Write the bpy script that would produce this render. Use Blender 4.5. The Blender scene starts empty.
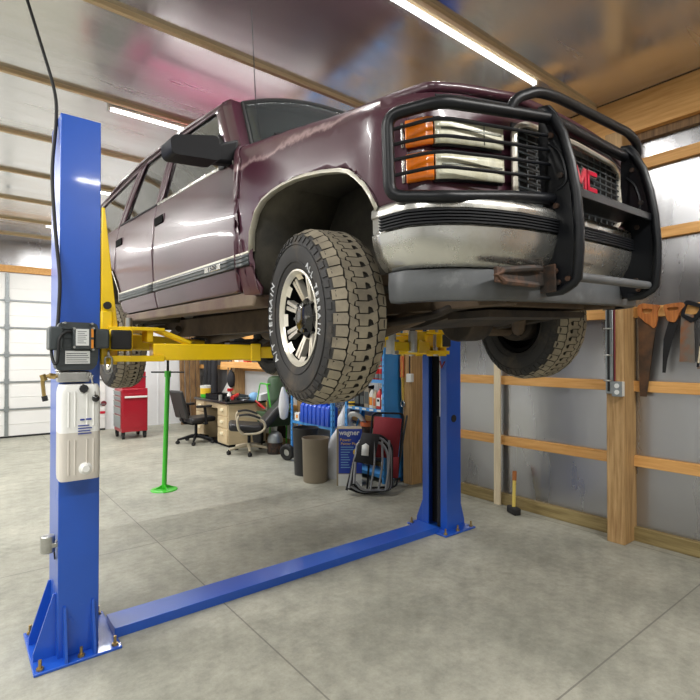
import bpy, bmesh, math, random
from mathutils import Vector, Matrix, Quaternion
random.seed(7)
SC = bpy.context.scene
COL = SC.collection
PI = math.pi
V = Vector

# ------------------------------------------------------------------ materials
def srgb(r, g, b):
    f = lambda c: (c/12.92 if c <= .04045 else ((c+.055)/1.055)**2.4)
    return tuple(f(c/255.) for c in (r, g, b))

def mat(name, col, rough=.5, metal=0., var=0., vscale=6., stretch=(1, 1, 1), col2=None, thr=None,
        bump=0., bscale=40., coat=0., alpha=1., emit=None, estr=0., trans=0., spec=.5, dust=None, dscale=3., dthr=(.5, .7), rvar=0.):
    m = bpy.data.materials.new(name); m.use_nodes = True
    nt = m.node_tree; N = nt.nodes; L = nt.links
    b = N['Principled BSDF']
    b.inputs['Base Color'].default_value = (*col, 1)
    b.inputs['Roughness'].default_value = rough
    b.inputs['Metallic'].default_value = metal
    b.inputs['Specular IOR Level'].default_value = spec
    if coat: b.inputs['Coat Weight'].default_value = coat; b.inputs['Coat Roughness'].default_value = .06
    if alpha < 1: b.inputs['Alpha'].default_value = alpha
    if trans: b.inputs['Transmission Weight'].default_value = trans
    if emit: b.inputs['Emission Color'].default_value = (*emit, 1); b.inputs['Emission Strength'].default_value = estr
    tc = mp = None
    def coords(sc=(1, 1, 1)):
        t = N.new('ShaderNodeTexCoord'); p = N.new('ShaderNodeMapping'); p.inputs['Scale'].default_value = sc
        L.new(t.outputs['Object'], p.inputs['Vector']); return p.outputs['Vector']
    out = None
    if var or col2:
        n = N.new('ShaderNodeTexNoise'); n.inputs['Scale'].default_value = vscale; n.inputs['Detail'].default_value = 6
        n.inputs['Roughness'].default_value = .62
        L.new(coords(stretch), n.inputs['Vector'])
        r = N.new('ShaderNodeValToRGB')
        lo, hi = thr or (.3, .7)
        r.color_ramp.elements[0].position = lo; r.color_ramp.elements[1].position = hi
        c2 = col2 or tuple(min(1, c*(1+var)) for c in col)
        c1 = col if col2 else tuple(c*(1-var) for c in col)
        r.color_ramp.elements[0].color = (*c1, 1); r.color_ramp.elements[1].color = (*c2, 1)
        L.new(n.outputs['Fac'], r.inputs['Fac']); out = r.outputs['Color']
    if dust:
        n = N.new('ShaderNodeTexNoise'); n.inputs['Scale'].default_value = dscale; n.inputs['Detail'].default_value = 8
        n.inputs['Roughness'].default_value = .7
        L.new(coords(), n.inputs['Vector'])
        r = N.new('ShaderNodeValToRGB'); r.color_ramp.elements[0].position = dthr[0]; r.color_ramp.elements[1].position = dthr[1]
        L.new(n.outputs['Fac'], r.inputs['Fac'])
        mx = N.new('ShaderNodeMixRGB'); mx.inputs['Color1'].default_value = (*col, 1); mx.inputs['Color2'].default_value = (*dust, 1)
        if out: L.new(out, mx.inputs['Color1'])
        L.new(r.outputs['Color'], mx.inputs['Fac']); out = mx.outputs['Color']
        ma = N.new('ShaderNodeMapRange'); ma.inputs['To Min'].default_value = rough; ma.inputs['To Max'].default_value = min(1, rough+.35)
        L.new(r.outputs['Color'], ma.inputs['Value']); L.new(ma.outputs['Result'], b.inputs['Roughness'])
    if out: L.new(out, b.inputs['Base Color'])
    if bump:
        n = N.new('ShaderNodeTexNoise'); n.inputs['Scale'].default_value = bscale; n.inputs['Detail'].default_value = 4
        L.new(coords(stretch), n.inputs['Vector'])
        bp = N.new('ShaderNodeBump'); bp.inputs['Strength'].default_value = bump; bp.inputs['Distance'].default_value = .01
        L.new(n.outputs['Fac'], bp.inputs['Height']); L.new(bp.outputs['Normal'], b.inputs['Normal'])
    return m

def foil_mat(name, col, rough, metal, flow, wr=.5):
    """foil faced insulation: woven scrim, soft wrinkles, streaky gloss"""
    m = mat(name, col, rough, metal); nt = m.node_tree; N = nt.nodes; L = nt.links; b = N['Principled BSDF']
    t = N.new('ShaderNodeTexCoord')
    p = N.new('ShaderNodeMapping'); p.inputs['Scale'].default_value = flow; L.new(t.outputs['Object'], p.inputs['Vector'])
    n = N.new('ShaderNodeTexNoise'); n.inputs['Scale'].default_value = 1.3; n.inputs['Detail'].default_value = 7; L.new(p.outputs['Vector'], n.inputs['Vector'])
    mr = N.new('ShaderNodeMapRange'); mr.inputs['From Min'].default_value = .3; mr.inputs['From Max'].default_value = .7
    mr.inputs['To Min'].default_value = rough-.07; mr.inputs['To Max'].default_value = rough+.1
    L.new(n.outputs['Fac'], mr.inputs['Value']); L.new(mr.outputs['Result'], b.inputs['Roughness'])
    n2 = N.new('ShaderNodeTexNoise'); n2.inputs['Scale'].default_value = 2.2; n2.inputs['Detail'].default_value = 3; L.new(p.outputs['Vector'], n2.inputs['Vector'])
    vo = N.new('ShaderNodeTexVoronoi'); vo.inputs['Scale'].default_value = 95; L.new(t.outputs['Object'], vo.inputs['Vector'])
    ad = N.new('ShaderNodeMath'); ad.operation = 'MULTIPLY_ADD'; ad.inputs[1].default_value = .035
    L.new(vo.outputs['Distance'], ad.inputs[0]); L.new(n2.outputs['Fac'], ad.inputs[2])
    bp = N.new('ShaderNodeBump'); bp.inputs['Strength'].default_value = wr; bp.inputs['Distance'].default_value = .03
    L.new(ad.outputs[0], bp.inputs['Height']); L.new(bp.outputs['Normal'], b.inputs['Normal'])
    return m

def floor_mat():
    m = mat('concrete', (.3, .29, .25), .55); nt = m.node_tree; N = nt.nodes; L = nt.links; b = N['Principled BSDF']
    t = N.new('ShaderNodeTexCoord')
    def noise(sc, det, rg=.6):
        n = N.new('ShaderNodeTexNoise'); n.inputs['Scale'].default_value = sc; n.inputs['Detail'].default_value = det; n.inputs['Roughness'].default_value = rg
        L.new(t.outputs['Object'], n.inputs['Vector']); return n.outputs['Fac']
    def ramp(src, a, bb, c1, c2):
        r = N.new('ShaderNodeValToRGB'); r.color_ramp.elements[0].position = a; r.color_ramp.elements[1].position = bb
        r.color_ramp.elements[0].color = (*c1, 1); r.color_ramp.elements[1].color = (*c2, 1); L.new(src, r.inputs['Fac']); return r.outputs['Color']
    base = ramp(noise(1.1, 10, .72), .36, .66, srgb(142, 142, 131), srgb(176, 174, 161))
    fine = ramp(noise(9, 10, .8), .36, .64, (.62, .62, .60), (1.1, 1.1, 1.08))
    mx = N.new('ShaderNodeMixRGB'); mx.blend_type = 'MULTIPLY'; mx.inputs['Fac'].default_value = .75; L.new(base, mx.inputs['Color1']); L.new(fine, mx.inputs['Color2'])
    stain = ramp(noise(2.6, 10, .72), .60, .78, (0, 0, 0), (1, 1, 1))
    ms = N.new('ShaderNodeMixRGB'); ms.inputs['Color2'].default_value = (*srgb(110, 108, 100), 1); L.new(mx.outputs[0], ms.inputs['Color1'])
    f = N.new('ShaderNodeMath'); f.operation = 'MULTIPLY'; f.inputs[1].default_value = .45; L.new(stain, f.inputs[0]); L.new(f.outputs[0], ms.inputs['Fac'])
    # saw-cut control joints
    sx = N.new('ShaderNodeSeparateXYZ'); L.new(t.outputs['Object'], sx.inputs[0])
    def joint(o, off, per):
        a = N.new('ShaderNodeMath'); a.operation = 'PINGPONG'; s = N.new('ShaderNodeMath'); s.operation = 'SUBTRACT'; s.inputs[1].default_value = off
        L.new(o, s.inputs[0]); L.new(s.outputs[0], a.inputs[0]); a.inputs[1].default_value = per/2
        c = N.new('ShaderNodeMath'); c.operation = 'LESS_THAN'; c.inputs[1].default_value = .0045; L.new(a.outputs[0], c.inputs[0]); return c.outputs[0]
    j = N.new('ShaderNodeMath'); j.operation = 'MAXIMUM'; L.new(joint(sx.outputs[0], 1.33, 3.05), j.inputs[0]); L.new(joint(sx.outputs[1], 4.25, 3.05), j.inputs[1])
    mj = N.new('ShaderNodeMixRGB'); mj.inputs['Color2'].default_value = (.12, .115, .1, 1); L.new(ms.outputs[0], mj.inputs['Color1'])
    g = N.new('ShaderNodeMath'); g.operation = 'MULTIPLY'; g.inputs[1].default_value = .7; L.new(j.outputs[0], g.inputs[0]); L.new(g.outputs[0], mj.inputs['Fac'])
    L.new(mj.outputs[0], b.inputs['Base Color'])
    rr = N.new('ShaderNodeMapRange'); rr.inputs['To Min'].default_value = .38; rr.inputs['To Max'].default_value = .75; L.new(noise(1.7, 6), rr.inputs['Value']); L.new(rr.outputs[0], b.inputs['Roughness'])
    bp = N.new('ShaderNodeBump'); bp.inputs['Strength'].default_value = .12; bp.inputs['Distance'].default_value = .01; L.new(noise(30, 6), bp.inputs['Height']); L.new(bp.outputs[0], b.inputs['Normal'])
    return m

def wood(name, c1, c2, axis, sc=3.):
    st = [14, 14, 14]; st[axis] = .9
    return mat(name, c1, .6, col2=c2, vscale=sc, stretch=tuple(st), thr=(.32, .68), bump=.08, bscale=6)

M = {}
M['floor'] = floor_mat()
M['foil_ceiling'] = foil_mat('foil_ceiling', (.76, .755, .745), .19, .84, (.35, 3.5, 1), .035)
M['foil_wall'] = foil_mat('foil_wall', (.43, .43, .44), .27, .88, (1, 2.2, .5), .12)
M['wood_x'] = wood('pine_x', srgb(214, 184, 138), srgb(238, 214, 172), 0)
M['wood_y'] = wood('pine_y', srgb(206, 148, 78), srgb(232, 180, 112), 1)
M['wood_z'] = wood('pine_z', srgb(150, 114, 70), srgb(198, 162, 112), 2)
M['wood_pale'] = wood('pine_pale', srgb(214, 196, 162), srgb(236, 222, 192), 2)
M['wood_green'] = wood('treated', srgb(118, 100, 60), srgb(160, 142, 96), 1)
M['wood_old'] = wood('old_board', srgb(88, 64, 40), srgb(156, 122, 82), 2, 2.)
M['white_wall'] = mat('white_liner', srgb(226, 228, 230), .45, var=.03)
M['white_door'] = mat('white_door', srgb(228, 228, 226), .4, var=.03, vscale=2)
M['galv'] = mat('galvanised', srgb(150, 156, 158), .4, .8, var=.12, vscale=20)
M['blue'] = mat('blue_powder_coat', srgb(30, 84, 184), .32, var=.05, vscale=3, bump=.05, bscale=180, coat=.3, dust=srgb(74, 106, 190), dscale=5, dthr=(.63, .8))
M['yellow'] = mat('yellow_powder_coat', srgb(240, 200, 6), .38, var=.06, vscale=8, coat=.2, bump=.04, bscale=120)
M['steel'] = mat('bare_steel', srgb(178, 178, 174), .3, .9, var=.15, vscale=18)
M['chrome'] = mat('chrome', srgb(200, 199, 194), .26, .92, var=.06, vscale=5, dust=srgb(168, 163, 146), dscale=4, dthr=(.5, .85))
M['chrome_dull'] = mat('dusty_chrome', srgb(232, 228, 214), .35, .35, var=.08, vscale=9, dust=srgb(206, 198, 176), dscale=6, dthr=(.5, .75))
M['black_plastic'] = mat('black_plastic', srgb(19, 20, 24), .55, spec=.25, var=.15, vscale=20)
M['black_rubber'] = mat('black_rubber', srgb(24, 24, 25), .7)
M['black_gloss'] = mat('black_gloss', srgb(14, 14, 16), .18, coat=.5)
M['guard'] = mat('black_guard_paint', srgb(12, 14, 19), .40, var=.2, vscale=14, spec=.32, dust=srgb(48, 48, 48), dscale=7, dthr=(.62, .86), bump=.05, bscale=90)
M['rust'] = mat('rusty_black', srgb(40, 34, 30), .7, col2=srgb(96, 64, 44), vscale=14, thr=(.45, .7))
M['under'] = mat('underbody', srgb(34, 30, 28), .8, col2=srgb(74, 62, 50), vscale=7, thr=(.35, .75), bump=.2, bscale=30)
M['frame'] = mat('dusty_frame', srgb(66, 52, 40), .75, col2=srgb(104, 86, 66), vscale=5, thr=(.3, .75), bump=.15, bscale=30)
M['liner'] = mat('wheel_well', srgb(62, 60, 56), .75, col2=srgb(124, 117, 102), vscale=3, thr=(.35, .8), bump=.1, bscale=20)
M['rocker'] = mat('dusty_rocker', srgb(120, 104, 86), .65, col2=srgb(96, 72, 68), vscale=5, thr=(.35, .7))
M['dam'] = mat('air_dam', srgb(82, 84, 86), .5, var=.18, vscale=6, dust=srgb(124, 126, 126), dscale=5, dthr=(.55, .8))
M['paint'] = mat('maroon_paint', srgb(68, 32, 46), .30, var=.12, vscale=3, coat=.32, dust=srgb(98, 68, 76), dscale=2.6, dthr=(.58, .84), spec=.5)
def peeled(m):
    nt = m.node_tree; N = nt.nodes; L = nt.links; b = N['Principled BSDF']
    src = b.inputs['Base Color'].links[0].from_socket
    t = N.new('ShaderNodeTexCoord'); s = N.new('ShaderNodeSeparateXYZ'); L.new(t.outputs['Object'], s.inputs[0])
    n = N.new('ShaderNodeTexNoise'); n.inputs['Scale'].default_value = 5; n.inputs['Detail'].default_value = 9; n.inputs['Roughness'].default_value = .65; L.new(t.outputs['Object'], n.inputs['Vector'])
    a = N.new('ShaderNodeMath'); a.operation = 'MULTIPLY_ADD'; a.inputs[1].default_value = .16; L.new(n.outputs['Fac'], a.inputs[0]); L.new(s.outputs['Z'], a.inputs[2])
    # edge of the lifting clear coat, following the shoulder of the fender
    y = N.new('ShaderNodeMath'); y.operation = 'MULTIPLY_ADD'; y.inputs[1].default_value = -.05; L.new(s.outputs['Y'], y.inputs[0]); L.new(a.outputs[0], y.inputs[2])
    r = N.new('ShaderNodeValToRGB'); c = r.color_ramp; c.elements[0].position = .0; c.elements[1].position = 1.
    m1 = N.new('ShaderNodeMapRange'); m1.inputs['From Min'].default_value = 1.22; m1.inputs['From Max'].default_value = 1.42; L.new(y.outputs[0], m1.inputs['Value']); L.new(m1.outputs[0], r.inputs['Fac'])
    for p, v in ((.28, 0), (.36, .75), (.46, .12), (.70, .06), (.85, 0)):
        e = c.elements.new(p); e.color = (v, v, v, 1)
    c.elements[0].color = (0, 0, 0, 1); c.elements[-1].color = (0, 0, 0, 1)
    x = N.new('ShaderNodeMixRGB'); x.inputs['Color2'].default_value = (*srgb(176, 150, 150), 1); L.new(src, x.inputs['Color1']); L.new(r.outputs['Color'], x.inputs['Fac']); L.new(x.outputs[0], b.inputs['Base Color'])
    return m
M['fender_paint'] = peeled(mat('peeling_maroon_paint', srgb(68, 32, 46), .32, var=.12, vscale=3, coat=.28, dust=srgb(98, 68, 76), dscale=2.6, dthr=(.58, .84), spec=.5))
M['glass'] = mat('tinted_glass', srgb(34, 38, 38), .05, alpha=.88, coat=.6, spec=.8)
M['windshield'] = mat('windshield_glass', srgb(60, 66, 66), .04, alpha=.55, coat=.5, spec=.8)
M['lamp_clear'] = mat('headlamp_lens', srgb(214, 212, 190), .18, var=.14, vscale=26, stretch=(1, 1, .25), coat=.6, dust=srgb(176, 166, 120), dscale=9, dthr=(.5, .8))
M['lamp_inner'] = mat('lamp_surround', srgb(120, 122, 112), .4, .4)
M['amber'] = mat('amber_lens', srgb(236, 122, 18), .2, var=.14, vscale=20, stretch=(1, 1, .2), coat=.6)
M['red_badge'] = mat('red_badge', srgb(196, 30, 58), .3, coat=.3)
M['tread'] = mat('dusty_tread', srgb(156, 146, 126), .85, col2=srgb(118, 110, 97), vscale=9, thr=(.35, .7), bump=.15, bscale=60)
M['tire'] = mat('tire_rubber', srgb(44, 43, 43), .7, dust=srgb(98, 88, 76), dscale=5, dthr=(.52, .78))
M['groove'] = mat('tread_groove', srgb(54, 50, 44), .9)
M['machined'] = mat('machined_alloy', srgb(232, 226, 212), .3, .6, var=.08, vscale=24)
M['black_matte'] = mat('black_matte', srgb(9, 9, 10), .8, spec=.1)
M['letter'] = mat('raised_white_letter', srgb(214, 216, 218), .6)
M['dark_grey'] = mat('motor_grey', srgb(62, 68, 70), .4, var=.08, vscale=20, bump=.05, bscale=100)
M['label_white'] = mat('label_white', srgb(226, 228, 226), .5)
M['ink'] = mat('ink', srgb(70, 72, 78), .6)
M['ink_blue'] = mat('ink_blue', srgb(40, 60, 150), .6)
M['orange'] = mat('warning_orange', srgb(224, 140, 40), .5)
M['jug'] = mat('translucent_plastic', srgb(238, 238, 234), .35, var=.02)
M['jug_oil'] = mat('oil_filled_plastic', srgb(208, 202, 192), .35, var=.05)
M['brass'] = mat('brass', srgb(176, 150, 96), .35, .85, var=.15, vscale=30)
M['green'] = mat('green_paint', srgb(64, 190, 44), .35, coat=.3)
M['green_dark'] = mat('dark_green_paint', srgb(60, 84, 60), .45, var=.1)
M['red'] = mat('red_enamel', srgb(164, 24, 42), .3, var=.05, coat=.4)
M['red_fabric'] = mat('red_fabric', srgb(126, 32, 42), .85, bump=.2, bscale=300)
M['red_plastic'] = mat('red_plastic', srgb(196, 32, 36), .35)
M['fabric'] = mat('black_fabric', srgb(34, 34, 38), .85, var=.12, vscale=20, bump=.15, bscale=200)
M['leather'] = mat('black_leather', srgb(38, 38, 40), .42, var=.15, vscale=10, bump=.1, bscale=80)
M['beige'] = mat('beige_plastic', srgb(196, 184, 158), .5)
M['desk'] = mat('desk_laminate', srgb(206, 186, 150), .5, var=.05, stretch=(1, 1, 6))
M['knob'] = mat('cream_pull', srgb(236, 226, 196), .4)
M['shelf_blue'] = mat('shelf_blue', srgb(70, 150, 220), .4, var=.06)
M['taupe'] = mat('taupe_plastic', srgb(142, 130, 112), .5, var=.04)
M['bin_black'] = mat('bin_black', srgb(40, 40, 42), .5)
M['cardblue'] = mat('printed_blue', srgb(30, 62, 168), .4, coat=.2)
M['card'] = mat('cardboard', srgb(150, 138, 114), .7)
M['gold'] = mat('print_yellow', srgb(240, 200, 50), .5)
M['white_plastic'] = mat('white_plastic', srgb(226, 226, 222), .45, var=.03)
M['white_film'] = mat('white_film', srgb(214, 216, 220), .3, var=.06, vscale=9, bump=.5, bscale=9)
M['plastic_blue'] = mat('blue_jug', srgb(26, 78, 200), .3, coat=.2)
M['lightblue'] = mat('light_blue', srgb(120, 170, 214), .5)
M['orange_plastic'] = mat('orange_plastic', srgb(200, 104, 60), .45)
M['saw_handle'] = wood('saw_handle', srgb(140, 76, 30), srgb(188, 118, 56), 2, 4.)
M['saw_blade'] = mat('rusty_blade', srgb(74, 60, 50), .5, .5, col2=srgb(116, 84, 60), vscale=8, thr=(.4, .7))
M['saw_dark'] = mat('dark_blade', srgb(44, 44, 46), .45, .6)
M['saw_grey'] = mat('worn_blade', srgb(120, 112, 104), .5, .5, col2=srgb(150, 92, 48), vscale=6, thr=(.5, .72))
M['tube'] = mat('led_tube', (1, 1, 1), .4, emit=(1, .985, .96), estr=9.)
M['lamp_white'] = mat('lamp_housing', srgb(235, 236, 236), .4)
M['screen_black'] = mat('black_worktop', srgb(22, 22, 25), .3, coat=.3)
M['maroon'] = mat('maroon_cord', srgb(112, 34, 48), .6)
M['rope'] = mat('yellow_strap', srgb(214, 190, 96), .8)
M['grey_tube'] = mat('grey_tube', srgb(132, 134, 138), .4, .5)

# ------------------------------------------------------------------ mesh builder
class MB:
    def __init__(s): s.bm = bmesh.new(); s.mi = 0
    def _f(s, vs):
        try:
            f = s.bm.faces.new(vs); f.material_index = s.mi; f.smooth = True; return f
        except ValueError: return None
    def mesh(s, verts, faces):
        v = [s.bm.verts.new(p) for p in verts]
        for f in faces: s._f([v[i] for i in f])
        return s
    def obox(s, c, size, rot=None):
        R = rot or Matrix.Identity(3); h = V(size)/2
        vs = [V(c) + R @ V((h.x*a, h.y*b, h.z*d)) for a in (-1, 1) for b in (-1, 1) for d in (-1, 1)]
        return s.mesh(vs, [(0, 1, 3, 2), (4, 6, 7, 5), (0, 4, 5, 1), (2, 3, 7, 6), (0, 2, 6, 4), (1, 5, 7, 3)])
    def box(s, x0, x1, y0, y1, z0, z1): return s.obox(((x0+x1)/2, (y0+y1)/2, (z0+z1)/2), (abs(x1-x0), abs(y1-y0), abs(z1-z0)))
    def beam(s, a, b, w, h, up=(0, 0, 1)):
        a, b = V(a), V(b); d = b-a; z = V(up); x = d.normalized(); y = z.cross(x).normalized(); z = x.cross(y)
        return s.obox((a+b)/2, (d.length, w, h), Matrix((x, y, z)).transposed())
    def cyl(s, a, b, r0, r1=None, n=20, caps=True):
        a, b = V(a), V(b); r1 = r0 if r1 is None else r1
        q = (b-a).normalized().to_track_quat('Z', 'Y').to_matrix()
        A = [s.bm.verts.new(a + q @ V((r0*math.cos(t), r0*math.sin(t), 0))) for t in [2*PI*i/n for i in range(n)]]
        B = [s.bm.verts.new(b + q @ V((r1*math.cos(t), r1*math.sin(t), 0))) for t in [2*PI*i/n for i in range(n)]]
        for i in range(n): s._f((A[i], A[(i+1) % n], B[(i+1) % n], B[i]))
        if caps: s._f(A[::-1]); s._f(B)
        return s
    def tube(s, pts, r, n=10, closed=False, caps=True):
        P = [V(p) for p in pts]; k = len(P); rings = []; prev = None
        for i, p in enumerate(P):
            if closed: t = P[(i+1) % k]-P[i-1]
            else: t = P[min(i+1, k-1)]-P[max(i-1, 0)]
            t.normalize()
            if prev is None:
                u = t.orthogonal().normalized()
            else:
                u = prev - t*prev.dot(t)
                u = u.normalized() if u.length > 1e-6 else t.orthogonal().normalized()
            prev = u; w = t.cross(u)
            rr = r[i] if isinstance(r, (list, tuple)) else r
            rings.append([s.bm.verts.new(p + u*rr*math.cos(a) + w*rr*math.sin(a)) for a in [2*PI*j/n for j in range(n)]])
        for i in range(k if closed else k-1):
            A, B = rings[i], rings[(i+1) % k]
            for j in range(n): s._f((A[j], A[(j+1) % n], B[(j+1) % n], B[j]))
        if caps and not closed: s._f(rings[0][::-1]); s._f(rings[-1])
        return s
    def lathe(s, prof, o=(0, 0, 0), axis=(0, 0, 1), n=32, closed=False, matf=None):
        """prof: (radius, height along axis)"""
        o = V(o); q = V(axis).normalized().to_track_quat('Z', 'Y').to_matrix(); rings = []
        for r, h in prof:
            if r < 1e-5: rings.append([s.bm.verts.new(o + q @ V((0, 0, h)))])
            else: rings.append([s.bm.verts.new(o + q @ V((r*math.cos(t), r*math.sin(t), h))) for t in [2*PI*i/n for i in range(n)]])
        m = len(rings)
        for i in range(m if closed else m-1):
            A, B = rings[i], rings[(i+1) % m]
            if matf: s.mi = matf(i)
            for j in range(n):
                if len(A) == 1 and len(B) == 1: continue
                if len(A) == 1: s._f((A[0], B[j], B[(j+1) % n]))
                elif len(B) == 1: s._f((A[j], A[(j+1) % n], B[0]))
                else: s._f((A[j], A[(j+1) % n], B[(j+1) % n], B[j]))
        return s
    def prism(s, poly, h0, h1, plane='yz', xf=None):
        """extrude a 2-D outline; plane gives the two axes of the outline"""
        ax = {'yz': lambda a, b, h: (h, a, b), 'xz': lambda a, b, h: (a, h, b), 'xy': lambda a, b, h: (a, b, h)}[plane]
        g = xf or (lambda p: p)
        A = [s.bm.verts.new(g(V(ax(a, b, h0)))) for a, b in poly]; B = [s.bm.verts.new(g(V(ax(a, b, h1)))) for a, b in poly]
        n = len(poly)
        for i in range(n): s._f((A[i], A[(i+1) % n], B[(i+1) % n], B[i]))
        f1 = s._f(A[::-1]); f2 = s._f(B)
        bmesh.ops.triangulate(s.bm, faces=[f for f in (f1, f2) if f and len(f.verts) > 4])
        return s
    def grid(s, fn, nu, nv, close_u=False):
        R = [[s.bm.verts.new(fn(i/(nu if close_u else nu), j/nv)) for j in range(nv+1)] for i in range(nu if close_u else nu+1)]
        k = len(R)
        for i in range(k if close_u else k-1):
            for j in range(nv): s._f((R[i][j], R[(i+1) % k][j], R[(i+1) % k][j+1], R[i][j+1]))
        return s
    def sphere(s, c, r, n=16, sq=(1, 1, 1)):
        prof = [(math.sin(PI*i/10)*r, -math.cos(PI*i/10)*r) for i in range(11)]
        k = len(s.bm.verts); s.bm.verts.ensure_lookup_table()
        s.lathe(prof, (0, 0, 0), n=n); s.bm.verts.ensure_lookup_table()
        for v in s.bm.verts[k:]: v.co = V(c) + V((v.co.x*sq[0], v.co.y*sq[1], v.co.z*sq[2]))
        return s
    def xform(s, Mx):
        for v in s.bm.verts: v.co = Mx @ v.co
        return s
    def text(s, body, size, Mx, depth=.002, align='CENTER', bold=0., sx=1.):
        cu = bpy.data.curves.new('t', 'FONT'); cu.body = body; cu.size = size; cu.align_x = align; cu.align_y = 'CENTER'; cu.extrude = depth
        cu.offset = bold; cu.resolution_u = 3
        ob = bpy.data.objects.new('t', cu); COL.objects.link(ob)
        dg = bpy.context.evaluated_depsgraph_get(); dg.update()
        me = bpy.data.meshes.new_from_object(ob.evaluated_get(dg))
        vs = [s.bm.verts.new(Mx @ V((v.co.x*sx, v.co.y, v.co.z))) for v in me.vertices]
        for p in me.polygons: s._f([vs[i] for i in p.vertices])
        bpy.data.objects.remove(ob); bpy.data.curves.remove(cu); bpy.data.meshes.remove(me)
        return s
    def build(s, name, mats, parent=None, org=(0, 0, 0), bevel=0., sharp=40., fix=True, solid=0., seg=2, **props):
        bm = s.bm; o = V(org)
        if fix: bmesh.ops.recalc_face_normals(bm, faces=bm.faces)
        for v in bm.verts: v.co -= o
        me = bpy.data.meshes.new(name); bm.to_mesh(me); bm.free()
        for m in (mats if isinstance(mats, (list, tuple)) else [mats]): me.materials.append(m)
        me.set_sharp_from_angle(angle=math.radians(sharp))
        ob = bpy.data.objects.new(name, me); COL.objects.link(ob)
        if parent: ob.parent = parent
        else: ob.location = o
        if solid:
            md = ob.modifiers.new('solid', 'SOLIDIFY'); md.thickness = solid; md.offset = -1
        if bevel:
            md = ob.modifiers.new('bevel', 'BEVEL'); md.width = bevel; md.segments = seg; md.limit_method = 'ANGLE'; md.angle_limit = math.radians(35)
            md.harden_normals = False
        for k, v in props.items(): ob[k] = v
        return ob

def rounded(poly, r=.02, n=4):
    out = []
    k = len(poly)
    for i in range(k):
        p, a, b = V(poly[i]).to_2d(), V(poly[i-1]).to_2d(), V(poly[(i+1) % k]).to_2d()
        ra = min(r, (a-p).length*.45, (b-p).length*.45)
        s = p+(a-p).normalized()*ra; e = p+(b-p).normalized()*ra
        for j in range(n+1):
            t = j/n; q = s*(1-t)**2 + p*2*t*(1-t) + e*t*t; out.append((q.x, q.y))
    return out

def smooth_path(pts, r=.08, n=5):
    """fillet the corners of a 3-D polyline"""
    P = [V(p) for p in pts]; out = [P[0]]
    for i in range(1, len(P)-1):
        p, a, b = P[i], P[i-1], P[i+1]
        ra = min(r, (a-p).length*.45, (b-p).length*.45)
        s = p+(a-p).normalized()*ra; e = p+(b-p).normalized()*ra
        for j in range(n+1):
            t = j/n; out.append(s*(1-t)**2 + p*2*t*(1-t) + e*t*t)
    out.append(P[-1]); return out

def spline(pts, n=8):
    P = [V(p) for p in pts]; out = []
    for i in range(len(P)-1):
        p0, p1, p2, p3 = P[max(i-1, 0)], P[i], P[i+1], P[min(i+2, len(P)-1)]
        for j in range(n):
            t = j/n
            out.append(.5*((2*p1)+(-p0+p2)*t+(2*p0-5*p1+4*p2-p3)*t*t+(-p0+3*p1-3*p2+p3)*t**3))
    out.append(P[-1]); return out

def interp(tab, x):
    if x <= tab[0][0]: return tab[0][1]
    for (a, va), (b, vb) in zip(tab, tab[1:]):
        if x <= b: return va + (vb-va)*(x-a)/(b-a)
    return tab[-1][1]

def thing(name, label, cat, loc=(0, 0, 0), rotz=0., group=None):
    o = bpy.data.objects.new(name, None); COL.objects.link(o); o.location = loc; o.rotation_euler = (0, 0, rotz)
    o.empty_display_size = .1; o['label'] = label; o['category'] = cat
    if group: o['group'] = group
    return o
def tag(o, label, cat, group=None):
    o['label'] = label; o['category'] = cat
    if group: o['group'] = group
    return o
def struct(name, mb, m, **k):
    return mb.build(name, m, None, kind='structure', **k)
def copy_tree(o, parent=None):
    c = o.copy(); COL.objects.link(c)
    if parent: c.parent = parent
    for ch in list(o.children): copy_tree(ch, c)
    return c
# ------------------------------------------------------------------ the building
XW, XL, YB, YF, ZC = 4.52, -5.2, 11.4, -4.6, 3.72
struct('floor', MB().box(XL-.2, XW+.3, YF-.2, YB+.3, -.2, 0), M['floor'])
struct('ceiling', MB().box(XL-.2, XW+.3, YF-.2, YB+.3, ZC, ZC+.1), M['foil_ceiling'])
struct('wall_right', MB().box(XW, XW+.2, YF-.2, YB+.3, 0, ZC), M['foil_wall'])
struct('wall_left', MB().box(XL-.2, XL, YF-.2, YB+.3, 0, ZC), M['white_wall'])
struct('wall_back', MB().box(XL, XW, YB, YB+.2, 0, ZC), M['white_wall'])
struct('wall_front', MB().box(XL, XW, YF-.2, YF, 0, ZC), M['white_wall'])
tn = [0]
def trim(mb, m, **k):
    tn[0] += 1
    return struct('trim_%d' % tn[0], mb, m, **k)
# right wall framing: sill plate, girts, header, posts
trim(MB().box(4.465, XW, YF, YB, 0, .115), M['wood_green'], bevel=.004)
for z0, z1 in ((.62, .71), (1.245, 1.335), (1.865, 1.955), (2.50, 2.585), (3.10, 3.19)):
    trim(MB().box(4.475, XW, YF, YB, z0, z1), M['wood_y'], bevel=.003)
trim(MB().box(4.40, XW, YF, YB, 3.40, 3.715), M['wood_y'], bevel=.004)
trim(MB().box(4.462, XW, YF, YB, 3.335, 3.40), M['wood_old'])  # dark brown strip standing in for the shadow gap below the header
for y in (-2.95, -.56, 1.82, 4.24, 6.65, 9.05):
    trim(MB().box(4.285, XW, y, y+.14, 0, 3.40), M['wood_z'], bevel=.004)
# ceiling strapping, 4 ft on centre, running across
for k in range(-5, 8):
    y = 2.1+1.23*k
    trim(MB().box(XL, 4.40, y-.019, y+.019, ZC-.032, ZC+.01), M['wood_x'], bevel=.003)
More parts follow.
